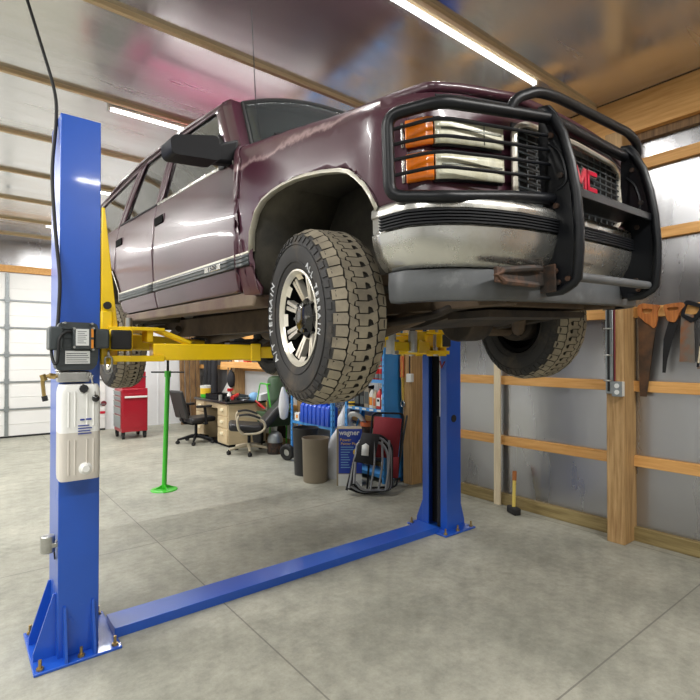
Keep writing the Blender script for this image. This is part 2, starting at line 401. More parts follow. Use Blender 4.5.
# overhead door in the back wall
trim(MB().box(-2.6, 2.62, YB-.045, YB+.01, 3.12, 3.25), M['wood_y'], bevel=.003)
trim(MB().box(-2.6, 2.62, YB-.02, YB+.01, 3.25, ZC), M['foil_wall'])
b = MB()
for i in range(6):
    z0 = .03+i*.512
    b.box(-2.4, 2.46, YB-.06, YB-.012, z0, z0+.500)
    b.box(-2.4, 2.46, YB-.066, YB-.06, z0+.22, z0+.232)
struct('door_1', b, M['white_door'], bevel=.006)
dr = bpy.data.objects['door_1']
b = MB()
for i in range(1, 6):
    b.box(-2.4, 2.46, YB-.08, YB-.062, .03+i*.512-.022, .03+i*.512+.006)
for x in (-1.9, -.55, .76, 2.1):
    b.box(x-.03, x+.03, YB-.075, YB-.06, .03, 3.09)
    for i in range(1, 6): b.box(x-.04, x+.04, YB-.09, YB-.075, .03+i*.512-.05, .03+i*.512+.05)
b.build('hinge_strip', M['galv'], dr)
MB().box(-2.4, 2.46, YB-.07, YB-.01, 0, .035).build('bottom_seal', M['black_rubber'], dr)
# stickers on the door by the tool chest
for (x0, x1, z0, z1, m, nm) in ((2.29, 2.36, .62, .80, 'ink_blue', 'blue_sticker'), (2.29, 2.36, .57, .615, 'gold', 'yellow_sticker'), (2.30, 2.46, .34, .39, 'red_badge', 'red_sticker')):
    MB().box(x0, x1, YB-.068, YB-.061, z0, z1).build(nm, M[m], dr)
MB().cyl((2.43, YB-.061, .55), (2.43, YB-.07, .55), .055).build('round_sticker', M['maroon'], dr)
# white panel joint beside the door
trim(MB().box(2.62, 2.70, YB-.03, YB+.01, 0, ZC), M['white_wall'])
trim(MB().box(3.55, 3.57, YB-.012, YB+.01, 0, ZC), M['white_wall'])
# white liner sheet on the far end of the right wall
trim(MB().box(4.50, XW+.01, 6.8, 9.05, .12, 1.86), M['white_wall'])

# ------------------------------------------------------------------ ceiling lamps: 8 ft LED strips hung beside the strapping
def lamp(x, y, label, group='eight foot LED strips on the ceiling'):
    t = thing('ceiling_light', label, 'ceiling light', (x, y, ZC), group=group)
    L = 1.24; o = (x, y, ZC)
    MB().box(x-L, x+L, y-.022, y+.022, ZC-.022, ZC).build('housing', M['lamp_white'], t, o, bevel=.004)
    MB().cyl((x-L+.01, y, ZC-.034), (x+L-.01, y, ZC-.034), .014, n=14).build('diffuser_tube', M['tube'], t, o)
    for sx in (-1, 1): MB().box(x+sx*L-.012, x+sx*L+.012, y-.022, y+.022, ZC-.052, ZC).build('end_cap', M['lamp_white'], t, o, bevel=.004)
    la = bpy.data.lights.new('strip_light', 'AREA'); la.shape = 'RECTANGLE'; la.size = 2.4; la.size_y = .035; la.energy = LAMP_W*(1.3 if x < 0 else .32 if abs(y-2.17) < .1 else 1.5 if y < 0 else .95); la.color = (1, .985, .955)
    lo = bpy.data.objects.new('strip_light', la); COL.objects.link(lo); lo.parent = t; lo.location = (0, 0, -.056)
    return t
LAMP_W = 92
E4 = 'LED strip light '
lamp(2.27, 4.68, E4+'above the vehicle cab, its left end by the blue column top')
lamp(2.66, 7.16, E4+'farther back, just right of the blue column')
lamp(2.33, 2.17, E4+'over the vehicle bonnet, running toward the black guard')
lamp(2.4, 9.6, E4+'nearest the back wall, above the white panels')
lamp(2.33, -.9, E4+'out of view behind or left of the camera')
for y in (9.6, 7.16, 4.68, 2.17, -.9): lamp(-1.75, y, E4+'out of view behind or left of the camera')
# ------------------------------------------------------------------ two-post lift
LX, RX, PY0, PY1 = .605, 3.375, 2.91, 3.2
lift = thing('vehicle_lift', 'blue two-post vehicle lift with yellow swing arms and a grey motor on the left column', 'vehicle lift', (1.965, 3.05, 0))
LO = (1.965, 3.05, 0)
def lp(mb, name, m, parent=None, **k): return mb.build(name, M[m] if isinstance(m, str) else m, parent or lift, LO, **k)
def column(side):
    # side -1: left post (open towards +x); 1: right post (open towards -x)
    xi = LX if side < 0 else RX; d = .19*side; t = .012
    xo = xi + d
    fx = lambda u: xi + side*u           # u = distance from the open face outward
    out = [(0, PY0), (.19, PY0), (.19, PY1), (0, PY1), (0, PY1-.075), (t, PY1-.075), (t, PY1-t), (.19-t, PY1-t), (.19-t, PY0+t), (t, PY0+t), (t, PY0+.075), (0, PY0+.075)]
    c = lp(MB().prism([(fx(u), y) for u, y in out], .012, 2.79, 'xy'), 'column', 'blue', bevel=.004)
    xa, xb = sorted((fx(-.10), fx(.30)))
    lp(MB().box(xa, xb, PY0-.075, PY1+.10, 0, .014), 'base_plate', 'blue', c, bevel=.003)
    for y in (PY0-.006, PY1-.006):
        sg = -1 if y < 3 else 1
    def gus(a, bdir, ln, h):
        # triangular plate from point a on the column going outward
        x, y = a; w = .006
        dx, dy = bdir; px, py = -dy*w, dx*w
        mb = MB(); pr_ = [(0, .014), (ln, .014), (ln, .05), (.012, h), (0, h)]
        A = [V((x+dx*s+px, y+dy*s+py, z)) for s, z in pr_]; B = [V((x+dx*s-px, y+dy*s-py, z)) for s, z in pr_]
        n = len(pr_); mb.mesh(A+B, [tuple(range(n)), tuple(range(2*n-1, n-1, -1))]+[(i, (i+1) % n, n+(i+1) % n, n+i) for i in range(n)])
        return mb
    for x in (fx(.03), fx(.16)):
        if side < 0: lp(gus((x, PY0), (0, -1), .07, .27), 'gusset', 'blue', c)
        lp(gus((x, PY1), (0, 1), .095, .24), 'gusset', 'blue', c)
    lp(gus((xo, PY0+.05), (side, 0), .10, .33), 'gusset', 'blue', c); lp(gus((xo, PY1-.05), (side, 0), .10, .33), 'gusset', 'blue', c)
    for x, y in ((fx(.27), PY0-.045), (fx(.27), PY1+.07), (fx(.09), PY0-.045), (fx(.09), PY1+.07), (fx(-.07), PY0-.045), (fx(-.07), PY1+.07)):
        m = MB(); m.cyl((x, y, .014), (x, y, .026), .017, n=6); m.cyl((x, y, .026), (x, y, .062), .008, n=10)
        lp(m, 'anchor_bolt', 'brass', c)
    return c, fx
cl, fl = column(-1); cr, fr = column(1)
# top caps of the columns, left one has a slightly pale top edge
for f in (fl, fr):
    xa, xb = sorted((f(0), f(.19))); lp(MB().box(xa+.001, xb-.001, PY0+.001, PY1-.001, 2.775, 2.789), 'column_cap', 'blue', cl if f is fl else cr)
# floor cover between the posts
lp(MB().prism([(2.955, 0), (2.955, .054), (3.148, .054), (3.148, 0)], LX+.09, RX-.06, 'yz'), 'floor_cover', 'blue', bevel=.002)
# lift cylinder, chain and black slide strips inside the right column
lp(MB().cyl((RX+.06, 3.03, .02), (RX+.06, 3.03, 1.0), .035), 'cylinder', 'black_rubber', cr)
lp(MB().cyl((RX+.055, 3.02, 1.0), (RX+.055, 3.02, 1.62), .018), 'cylinder_rod', 'steel', cr)
lp(MB().box(RX+.10, RX+.17, PY0+.03, PY1-.03, .02, 2.6), 'slide_channel', 'black_rubber', cr)
lp(MB().cyl((RX+.092, PY0+.001, .99), (RX+.092, PY0-.004, .99), .033), 'plug', 'black_rubber', cr)
lp(MB().cyl((LX-.06, 3.03, .02), (LX-.06, 3.03, 1.5), .03), 'cylinder', 'black_rubber', cl)
def carriage(side):
    xi = LX if side < 0 else RX; s = -side          # s: direction toward the vehicle
    X = lambda u: xi + s*u
    bx = lambda mb, u0, u1, y0, y1, z0, z1: mb.box(min(X(u0), X(u1)), max(X(u0), X(u1)), y0, y1, z0, z1)
    m = MB(); bx(m, -.11, .035, PY0+.085, PY1-.085, 1.50, 2.22)
    # tapered front plate standing in front of the channel
    m.prism([(X(.004), 2.34), (X(.02), 2.34), (X(.055), 2.0), (X(.085), 1.72), (X(.085), 1.50), (X(.004), 1.50)], PY0-.004, PY0+.014, 'xz')
    m.prism([(X(.004), 2.34), (X(.02), 2.34), (X(.055), 2.0), (X(.085), 1.72), (X(.085), 1.50), (X(.004), 1.50)], PY1-.014, PY1+.004, 'xz')
    c = lp(m, 'carriage', 'yellow', bevel=.004)
    m = MB(); bx(m, .0, .062, PY0-.014, PY0+.02, 1.60, 1.79); lp(m, 'carriage_boss', 'yellow', c, bevel=.01)
    lp(MB().cyl((X(.03), PY0-.014, 1.815), (X(.03), PY0-.03, 1.815), .02), 'rubber_button', 'black_rubber', c)
    for z0, z1 in ((1.685, 1.702), (1.515, 1.548)):
        m = MB(); bx(m, .03, .32, PY0-.06, PY1+.06, z0, z1); lp(m, 'yoke_plate', 'yellow', c, bevel=.003)
    for y in (PY0+.0, PY1-.0):
        lp(MB().cyl((X(.14), y, 1.50), (X(.14), y, 1.755), .022, n=18), 'pivot_pin', 'steel', c)
    # rear arm: its capped tail faces the camera
    m = MB(); a = (X(.105), PY0-.075); e = (X(1.02), 4.35)
    zt = 1.632
    m.beam((X(.088), PY0-.07, zt), (X(.14), PY1+.1, zt), .118, .118); tip = (X(1.07 if side < 0 else .775), 4.25)
    m.beam((X(.13), PY1, zt), (*tip, zt), .10, .10)
    ra = lp(m, 'rear_arm', 'yellow', bevel=.012)
    lp(MB().box(X(.088)-.052, X(.088)+.052, PY0-.082, PY0-.066, zt-.052, zt+.052), 'arm_end_cap', 'black_rubber', ra, bevel=.012)
    m = MB(); m.cyl((*tip, zt+.05), (*tip, zt+.07), .07); m.cyl((*tip, zt-.06), (*tip, zt+.05), .05); lp(m, 'lift_pad', 'black_rubber', ra)
    # front arm: outer tube, sliding inner tube, gusset frame, pad
    z0 = 1.568
    o0, o1, i1 = V((X(.27), 2.93, z0)), V((X(.86), 2.87, z0)), V((X(1.20), 2.825, z0))
    if side > 0: o1, i1 = V((X(.46), 2.86, z0+.01)), V((X(.76), 2.81, z0+.01))
    m = MB(); m.beam(o0, o1, .12, .095)
    d = (o1-o0).normalized(); n = V((-d.y, d.x, 0))
    m.beam(o0+V((-.02, 0, .055)), o0+V((-.02, 0, .125)), .1, .035, up=(1, 0, 0))
    if side < 0:
        a0 = o0+d*.015+V((0, 0, .13)); a1 = o0+d*.21+V((0, 0, .052))
        for k in (-.052, .052): m.beam(a0+n*k, a1+n*k, .014, .022)
    m.beam(o0-d*.18+V((0, 0, .13)), o0+d*.03+V((0, 0, .13)), .12, .016)
    m.beam(o1-d*.02, o1+d*.045, .132, .108)
    fa = lp(m, 'front_arm', 'yellow', bevel=.006)
    lp(MB().beam(o1-d*.1, i1, .092, .072), 'arm_extension', 'yellow', fa, bevel=.006)
    m = MB(); q = o0+d*.46
    if side < 0:
        m.beam(q-d*.02+V((0, 0, .045)), q+d*.19+V((0, 0, .045)), .10, .03); m.beam(q+d*.01+V((0, 0, .075)), q+d*.16+V((0, 0, .075)), .09, .012)
        lp(m, 'adapter_tray', 'black_rubber', fa, bevel=.004)
    pad = i1 - d*.03
    m = MB(); zz = 1.705
    m.cyl(pad+V((0, 0, -.06)), pad+V((0, 0, .05)), .05); m.cyl((pad.x, pad.y, z0+.05), (pad.x, pad.y, zz-.02), .03); m.cyl((pad.x, pad.y, zz-.025), (pad.x, pad.y, zz), .065)
    lp(m, 'lift_pad', 'steel', fa)
    if side > 0:
        for ob in (c, ra, fa): ob.location.z += .042
    return c, X, d, o0
ca, XA, dA, oA = carriage(-1); cb, XB, dB, oB = carriage(1)
# safety chain link hanging below the left carriage
m = MB()
c0 = V((LX+.025, PY0-.075, 1.50))
m.tube([c0+V((.017*math.cos(a), 0, (.028 if math.sin(a) > 0 else -.028)+.016*math.sin(a))) for a in [2*PI*i/20 for i in range(20)]], .0055, 8, closed=True)
m.tube([c0+V((0, .012*math.cos(a), .055+.018*math.sin(a))) for a in [2*PI*i/14 for i in range(14)]], .004, 6, closed=True)
lp(m, 'chain', 'steel', ca)
# raised adapter of the right arm
lp(MB().cyl((XB(.53), 2.80, 1.53), (XB(.53), 2.80, 1.70), .035), 'adapter', 'steel', cb)
lp(MB().cyl((XB(.53), 2.80, 1.70), (XB(.53), 2.80, 1.73), .022), 'adapter_stud', 'black_rubber', cb)
m = MB(); m.prism([(XB(.25), 1.70), (XB(.05), 1.70), (XB(.05), 1.80), (XB(.12), 1.88)], PY0-.01, PY0+.01, 'xz'); lp(m, 'arm_restraint', 'yellow', cb, bevel=.003)
m = MB(); m.tube([(XB(.12), PY0-.03, 1.46), (XB(.10), PY0-.03, 1.40), (XB(.04), PY0-.01, 1.45)], .007, 8); lp(m, 'hydraulic_line', 'maroon', cb)
# power unit on the front of the left column
YM = PY0
m = MB(); m.prism(rounded([(.405, 1.475), (.575, 1.475), (.595, 1.52), (.595, 1.715), (.415, 1.715)][:], .03), YM-.10, YM-.012, 'xz')
for i in range(5): m.box(.415, .59, YM-.104-.002*i, YM-.10, 1.50+.045*i, 1.515+.045*i)
pu = lp(m, 'motor', 'dark_grey', bevel=.008)
lp(MB().box(.375, .435, YM-.13, YM-.02, 1.575, 1.69), 'capacitor_box', 'dark_grey', pu, bevel=.008)
lp(MB().box(.575, .645, YM-.12, YM-.03, 1.585, 1.685), 'terminal_box', 'dark_grey', pu, bevel=.01)
lp(MB().box(.475, .57, YM-.135, YM-.10, 1.58, 1.685), 'switch_box', 'dark_grey', pu, bevel=.006)
m = MB(); m.box(.487, .545, YM-.139, YM-.135, 1.598, 1.68); lp(m, 'rating_plate', 'label_white', pu)
m = MB()
for i, w in enumerate((.04, .032, .042, .036, .04, .028, .038)): m.box(.494, .494+w, YM-.1398, YM-.139, 1.667-.0095*i, 1.6695-.0095*i)
lp(m, 'plate_print', 'ink', pu)
m = MB(); m.box(.445, .555, YM-.112, YM-.108, 1.508, 1.572); lp(m, 'warning_label', 'label_white', pu)
m = MB()
for i in range(5): m.box(.45, .45+.09+.006*(i % 3), YM-.1128, YM-.112, 1.557-.0105*i, 1.560-.0105*i)
lp(m, 'label_print', 'ink', pu)
m = MB(); m.box(.556, .566, YM-.1385, YM-.135, 1.64, 1.683); m.box(.556, .566, YM-.1385, YM-.135, 1.585, 1.628); lp(m, 'caution_strip', 'orange', pu)
for x, z in ((.48, 1.59), (.565, 1.578), (.48, 1.682), (.566, 1.686), (.44, 1.708), (.56, 1.708)): lp(MB().cyl((x, YM-.10, z), (x, YM-.141, z), .006, n=8), 'screw', 'steel', pu)
lp(MB().tube(spline([(.475, YM-.12, 1.665), (.44, YM-.14, 1.66), (.415, YM-.15, 1.63), (.41, YM-.15, 1.56), (.405, YM-.15, 1.515), (.395, YM-.14, 1.51), (.388, YM-.11, 1.545), (.39, YM-.08, 1.58)]), .007), 'motor_cord', 'black_rubber', pu)
m = MB(); m.box(.42, .56, YM-.09, YM-.005, 1.415, 1.468); m.cyl((.44, YM-.05, 1.468), (.44, YM-.05, 1.48), .03); lp(m, 'valve_block', 'steel', pu, bevel=.006)
m = MB(); m.cyl((.572, YM-.16, 1.34), (.560, YM-.10, 1.46), .005, n=8); m.cyl((.553, YM-.10, 1.44), (.57, YM-.10, 1.44), .012); m.cyl((.553, YM-.10, 1.45), (.553, YM-.07, 1.45), .012)
lp(m, 'release_lever', 'steel', pu)
lp(MB().sphere((.572, YM-.165, 1.335), .018), 'lever_knob', 'black_gloss', pu)
m = MB(); m.tube(smooth_path([(.42, YM-.05, 1.445), (.385, YM-.06, 1.45), (.355, YM-.06, 1.44), (.36, YM-.05, 1.39), (.365, YM-.05, 1.345)], .03), .009, 8)
m.cyl((.41, YM-.05, 1.445), (.385, YM-.055, 1.448), .016, n=6); m.cyl((.365, YM-.06, 1.425), (.355, YM-.06, 1.455), .015, n=6); lp(m, 'hose_fitting', 'brass', pu)
lp(MB().cyl((.365, YM-.05, 1.35), (.37, YM-.05, 1.325), .013, n=8), 'hose_end', 'black_rubber', pu)
pu.location.x -= .02
# oil reservoir, oil up to half height
Y0, Y1 = YM-.15, YM-.012
def jug(z0, z1, rib=True):
    m = MB(); xs = .398, .580
    prof = rounded([(xs[0], Y0), (xs[1], Y0), (xs[1], Y1), (xs[0], Y1)], .03, 5)
    rings = []; n = len(prof); cx, cy = .489, (Y0+Y1)/2
    zs = [z0+(z1-z0)*i/12 for i in range(13)]
    for z in zs:
        k = 1.
        if z < .97: k = 1-.06*((.97-z)/.05)**2
        if z > 1.36: k = 1-.10*((z-1.36)/.045)**2
        rings.append([m.bm.verts.new((cx+(x-cx)*k, cy+(y-cy)*k, z)) for x, y in prof])
    for A, B in zip(rings, rings[1:]):
        for j in range(n): m._f((A[j], A[(j+1) % n], B[(j+1) % n], B[j]))
    m._f(rings[0][::-1]); m._f(rings[-1])
    if rib:
        for x in (.436, .464, .517, .546): m.tube([(x, Y0+.003, z0+.03), (x, Y0+.003, z1-.035)], .006, 8)
    return m
rs = lp(jug(1.17, 1.405), 'reservoir', 'jug')
lp(jug(.935, 1.17), 'oil_fill', 'jug_oil', rs)
m = MB(); m.cyl((.50, Y0+.02, 1.385), (.50, Y0-.012, 1.385), .021, n=8); lp(m, 'fill_cap', 'black_gloss', rs)
m = MB(); m.lathe([(.0, .022), (.016, .022), (.02, .008), (.034, 0), (.034, -.01)], (.510, Y0+.002, .99), (0, -1, 0)); lp(m, 'drain_boss', 'jug', rs)
m = MB()
for i, w in enumerate((.05, .062, .055, .06)): m.box(.476, .476+w, Y0-.003, Y0-.001, 1.20-.013*i, 1.205-.013*i)
m.box(.485, .505, Y0-.003, Y0-.001, 1.228, 1.236); m.box(.511, .536, Y0-.003, Y0-.001, 1.229, 1.237)
lp(m, 'reservoir_print', 'ink_blue', rs)
# limit-switch cylinder on the outer side of the left column
m = MB(); m.cyl((.375, 2.95, .55), (.375, 2.95, .635), .033); m.box(.375, .42, 2.92, 2.98, .575, .60); lp(m, 'limit_switch', 'steel', cl, bevel=.004)
m = MB(); m.tube([(.405, 2.97, .55), (.41, 2.97, .50)], .004, 6); lp(m, 'switch_wire', 'black_rubber', cl)
m = MB(); m.beam((.47, PY0-.002, .205), (.49, PY0-.002, .17), .004, .012); m.beam((.47, PY0-.002, .235), (.47, PY0-.002, .20), .004, .01); lp(m, 'paint_scuff', 'blue', cl)
# power cable from the ceiling down to the motor
P = [on for on in ((.26, 3.34, 3.72), (.36, 3.22, 3.28), (.412, 3.10, 2.98), (.408, 3.0, 2.78), (.385, 2.95, 2.5), (.395, 2.92, 2.2), (.412, 2.89, 1.95), (.408, 2.875, 1.8), (.40, 2.86, 1.70), (.392, 2.85, 1.685))]
tag(MB().tube(spline(P), .0085, 8).build('power_cable', M['black_rubber'], None, (.26, 3.34, 3.72)), 'black power cable dropping from the ceiling along the left blue column', 'cable')
# ------------------------------------------------------------------ the vehicle on the lift
# own frame: x to its right side, y to the rear (front axle 0), z up
YAW, ROLL = math.radians(1.8), math.radians(2.5)
TM = Matrix.Rotation(YAW, 3, 'Z') @ Matrix.Rotation(-ROLL, 3, 'Y')
TO = V((2.2158, 1.8733, .0444)); TB = V((0, 1.15, 1.33))
suv = thing('suv', 'dusty maroon four-door SUV raised on the blue lift, black brush guard and off-road tires', 'car')
suv.location = TO + TM @ TB; suv.rotation_euler = (0, -ROLL, YAW)
def tp(mb, name, m, parent=None, **k):
    ms = [M[q] for q in m] if isinstance(m, (list, tuple)) else M[m]
    return mb.build(name, ms, parent or suv, TB, **k)
ZP = [(1.78, .905), (1.83, .935), (1.87, .952), (1.93, .966), (2.0, .975), (2.1, .978), (2.24, .980), (2.30, .981), (2.34, .974), (2.42, .968), (2.50, .957), (2.57, .944), (2.61, .932), (2.64, .922), (2.75, .895), (2.9, .858), (3.05, .815), (3.11, .797), (3.16, .77)]
FT = [(-.64, .096), (-.62, .086), (-.57, .063), (-.525, .034), (-.49, .015), (-.45, .005), (-.40, .001), (-.36, 0)]
def xs(y, z):
    x = sum(interp(ZP, z+.016*k) for k in (-3, -2, -1, 0, 1, 2, 3))/7
    if y < -.36: x -= interp(FT, y)
    if y > 3.6: x -= .07*((y-3.6)/.45)**2
    return x
TOPZ = [(-.62, 2.476), (-.52, 2.493), (-.35, 2.518), (-.17, 2.548), (.13, 2.60), (.60, 2.672)]
def xf_(y, z):
    T = interp(TOPZ, y); b = xs(y, min(z, T-.11)); t = max(0, (z-(T-.11))/.11)
    b2 = b - (b-.838)*(1-math.sqrt(max(0, 1-t*t)))
    return b2
def panel(outline, side, fn=xs, off=0., solid=.012, zs=None, ys=None, bevel=0):
    mb = MB(); bm = mb.bm
    vs = [bm.verts.new((0, y, z)) for y, z in outline]
    f = bm.faces.new(vs); bmesh.ops.triangulate(bm, faces=[f])
    z0 = min(z for y, z in outline); z1 = max(z for y, z in outline); y0 = min(y for y, z in outline); y1 = max(y for y, z in outline)
    z = math.floor(z0/.03)*.03
    while z < z1:
        bmesh.ops.bisect_plane(bm, geom=bm.verts[:]+bm.edges[:]+bm.faces[:], plane_co=(0, 0, z), plane_no=(0, 0, 1)); z += .03
    y = math.floor(y0/.06)*.06
    while y < y1:
        bmesh.ops.bisect_plane(bm, geom=bm.verts[:]+bm.edges[:]+bm.faces[:], plane_co=(0, y, 0), plane_no=(0, 1, 0)); y += .06
    for v in bm.verts: v.co.x = side*(fn(v.co.y, v.co.z)+off)
    bmesh.ops.recalc_face_normals(bm, faces=bm.faces)
    s = sum(f.normal.x*f.calc_area() for f in bm.faces)
    if s*side < 0: bmesh.ops.reverse_faces(bm, faces=bm.faces)
    for f in bm.faces: f.smooth = True
    return mb
def tpan(outline, side, name, m, parent=None, fn=xs, off=0., solid=.012):
    return tp(panel(outline, side, fn, off), name, m, parent, fix=False, solid=solid)
ARCH = [(.390, 1.99), (.392, 2.067), (.375, 2.162), (.32, 2.242), (.25, 2.285), (.16, 2.304), (.075, 2.312), (-.02, 2.312), (-.115, 2.303), (-.22, 2.287), (-.33, 2.262), (-.385, 2.242), (-.426, 2.21), (-.46, 2.175), (-.485, 2.135), (-.506, 2.08)]
RC = 3.10
RARCH = [(RC+math.cos(a)*.52, 2.0+.33*max(0, math.sin(a))**.8) for a in [PI-PI*i/16 for i in range(17)]]
RARCH = [(RC-.50, 1.99), (RC-.515, 2.08), (RC-.43, 2.19), (RC-.36, 2.265), (RC-.25, 2.31), (RC-.1, 2.33), (RC+.1, 2.33), (RC+.25, 2.31), (RC+.36, 2.265), (RC+.43, 2.19), (RC+.515, 2.08), (RC+.50, 1.99)]
belt = lambda y: 2.567+.036*(y-.69)
wtop = lambda y: interp([(.9, 3.02), (1.0, 3.035), (1.54, 3.078), (1.83, 3.097), (2.3, 3.115), (3.0, 3.11), (3.7, 3.06), (3.9, 3.04)], y)
def wframe(outer, inner, parent):
    mb = MB(); bm = mb.bm; N = 10; A = []; B = []
    for P_, Q_ in ((outer, A), (inner, B)):
        for (y0, z0), (y1, z1) in zip(P_, P_[1:]):
            for i in range(N): Q_.append((y0+(y1-y0)*i/N, z0+(z1-z0)*i/N))
        Q_.append(P_[-1])
    pt_ = lambda p: V((sd*xs(*p), p[0], p[1]))
    n = len(A); mb.mesh([pt_(p) for p in A]+[pt_(p) for p in B], [(i, i+1, n+i+1, n+i) for i in range(n-1)])
    if sum(f.normal.x for f in bm.faces if (f.normal_update() or True))*sd < 0: bmesh.ops.reverse_faces(bm, faces=bm.faces)
    return tp(mb, 'window_frame', 'paint', parent, fix=False, solid=.012)
for sd, side in ((-1, 'left'), (1, 'right')):
    fe = tpan([(.53, 1.86), (.535, 2.1), (.50, 2.35), (.50, 2.55), (.60, 2.672), (.30, 2.627), (.13, 2.60), (-.17, 2.548), (-.35, 2.518), (-.52, 2.493), (-.60, 2.478), (-.60, 2.06)] + ARCH[::-1] + [(.375, 1.93), (.34, 1.875), (.37, 1.845), (.45, 1.85)], sd, 'front_fender', 'fender_paint', fn=xf_)
    # trim around the wheel opening
    outer = ARCH; 
    cyx, czx = -.05, 1.9
    inner = [(y+(cyx-y)*.045, z+(czx-z)*.04) for y, z in ARCH]; inner[0] = (.345, 2.0)
    mb = MB()
    ou = [V((sd*(xf_(y, z)+.010), y, z)) for y, z in ARCH[1:]]; mi = [V((sd*(xf_(y, z)+.016), y*.985-.0, z-.014)) for y, z in ARCH[1:]]; inn = [V((sd*(xf_(y, z)-.012), y, z)) for y, z in inner[1:]]; inb = [V((sd*(xf_(y, z)-.05), y, z)) for y, z in inner[1:]]
    n = len(ou); mb.mesh(ou+mi+inn+inb, [(k*n+i, k*n+i+1, (k+1)*n+i+1, (k+1)*n+i) for k in range(2) for i in range(n-1)])
    tp(mb, 'arch_trim', 'chrome_dull', fe, solid=.006)
    # front door
    fd = tpan([(.545, 1.875), (.545, 2.1), (.515, 2.35), (.515, belt(.515)), (.70, belt(.7)+.012), (1.765, belt(1.765)+.012), (1.775, 1.885)], sd, 'front_door', 'paint')
    wframe([(.60, 2.595), (.945, wtop(.94)+.012), (1.695, wtop(1.7)+.02), (1.77, belt(1.77))], [(.70, 2.595), (1.02, wtop(1.02)-.02), (1.62, wtop(1.62)-.02), (1.70, belt(1.70))], fd)
    tpan([(.665, belt(.66)), (1.71, belt(1.71)), (1.63, wtop(1.63)-.016), (1.0, wtop(1.)-.022)], sd, 'window_glass', 'glass', fd, off=-.016, solid=.005)
    tpan([(.60, belt(.6)+.002), (1.765, belt(1.765)+.002), (1.765, belt(1.765)+.018), (.60, belt(.6)+.018)], sd, 'belt_trim', 'chrome', fd, off=.006)
    tpan([(.70, 2.56), (.76, 2.57), (.90, 2.80), (.87, 2.82), (.62, 2.60)], sd, 'mirror_sail', 'black_plastic', fd, off=.008)
    # rear door
    rd = tpan([(1.785, 1.885), (1.775, belt(1.775)+.012), (2.70, belt(2.7)+.012), (2.70, 2.24), (2.655, 2.19), (RC-.515, 2.08), (RC-.50, 1.99), (RC-.53, 1.90), (2.5, 1.89)], sd, 'rear_door', 'paint')
    wframe([(1.785, belt(1.785)), (1.71, wtop(1.71)+.02), (2.43, wtop(2.43)+.02), (2.70, belt(2.70))], [(1.83, belt(1.83)), (1.755, wtop(1.755)-.02), (2.35, wtop(2.35)-.02), (2.61, belt(2.61))], rd)
    tpan([(1.81, belt(1.81)), (2.63, belt(2.63)), (2.37, wtop(2.37)-.016), (1.73, wtop(1.73)-.016)], sd, 'window_glass', 'glass', rd, off=-.016, solid=.005)
    tpan([(1.785, belt(1.785)+.002), (2.69, belt(2.69)+.002), (2.69, belt(2.69)+.016), (1.785, belt(1.785)+.016)], sd, 'belt_trim', 'black_plastic', rd, off=.006)
    # quarter panel
    q = tpan([(2.71, 2.25), (2.71, belt(2.71)), (4.02, belt(4.02)), (4.06, 2.3), (4.05, 1.92), (3.62, 1.92)] + RARCH[::-1][1:-3] , sd, 'quarter_panel', 'paint')
    wframe([(2.71, belt(2.71)-.002), (2.44, wtop(2.44)+.02), (3.90, wtop(3.9)+.015), (4.02, belt(4.02)-.002)], [(2.79, belt(2.79)-.002), (2.53, wtop(2.53)-.025), (3.70, wtop(3.70)-.04), (3.82, belt(3.82)-.002)], q)
    tpan([(2.77, belt(2.77)), (3.83, belt(3.83)), (3.70, wtop(3.7)-.03), (2.52, wtop(2.52)-.022)], sd, 'window_glass', 'glass', q, off=-.014, solid=.005)
    mb = MB(); oy = [V((sd*(xs(y, z)+.010), y, z)) for y, z in RARCH]; ii = [V((sd*(xs(y, z)-.012), y+(RC-y)*.06, z+(1.9-z)*.08)) for y, z in RARCH]; n = len(oy)
    mb.mesh(oy+ii, [(i, i+1, n+i+1, n+i) for i in range(n-1)]); tp(mb, 'arch_trim', 'chrome_dull', q, solid=.006)
    # rub mouldings along the side
    for y0, y1, nm, pr in ((.395, .530, 'side_moulding', fe), (.548, 1.768, 'side_moulding', fd), (1.788, RC-.515, 'side_moulding', rd), (RC+.515, 4.03, 'side_moulding', q)):
        mb = MB(); k = max(2, int((y1-y0)/.1))
        prof = [(.002, 1.995), (.016, 2.0), (.016, 2.012), (.012, 2.016), (.016, 2.020), (.016, 2.032), (.012, 2.036), (.016, 2.040), (.014, 2.052), (.002, 2.056)]
        mb.grid(lambda u, v: V((sd*(xs(y0+(y1-y0)*u, 2.0)+prof[round(v*9)][0]), y0+(y1-y0)*u, prof[round(v*9)][1])), k, 9)
        mo = tp(mb, nm, 'dark_grey', pr, solid=.004)
        mb = MB(); mb.grid(lambda u, v: V((sd*(xs(y0+(y1-y0)*u, 2.0)+[.002, .014, .014, .002][round(v*3)]), y0+(y1-y0)*u, [2.052, 2.054, 2.064, 2.067][round(v*3)])), k, 3)
        # bright bead on the moulding
        tp(mb, 'moulding_bead', 'chrome_dull', pr, solid=.004)
        if pr is fd:
            mb = MB(); mb.box(sd*.988, sd*.9935, .70, .90, 2.013, 2.045); tp(mb, 'model_badge', 'chrome', pr, bevel=.003)
            R4 = Matrix(((0, 0, -1*1., 0), (-1*1., 0, 0, 0), (0, 1, 0, 0), (0, 0, 0, 1))) if sd < 0 else Matrix(((0, 0, 1, 0), (1, 0, 0, 0), (0, 1, 0, 0), (0, 0, 0, 1)))
            tp(MB().text('1500', .036, Matrix.Translation((sd*.9935, .80, 2.029)) @ R4, .0008, bold=.0008, sx=1.6), 'badge_print', 'black_plastic', pr)
    # rocker, door handles, antenna side details
    tp(MB().prism([(.44, 1.795), (2.56, 1.83), (2.56, 1.885), (.54, 1.875), (.42, 1.85)], *sorted((sd*.80, sd*.946)), 'yz'), 'rocker_panel', 'rocker', bevel=.012)
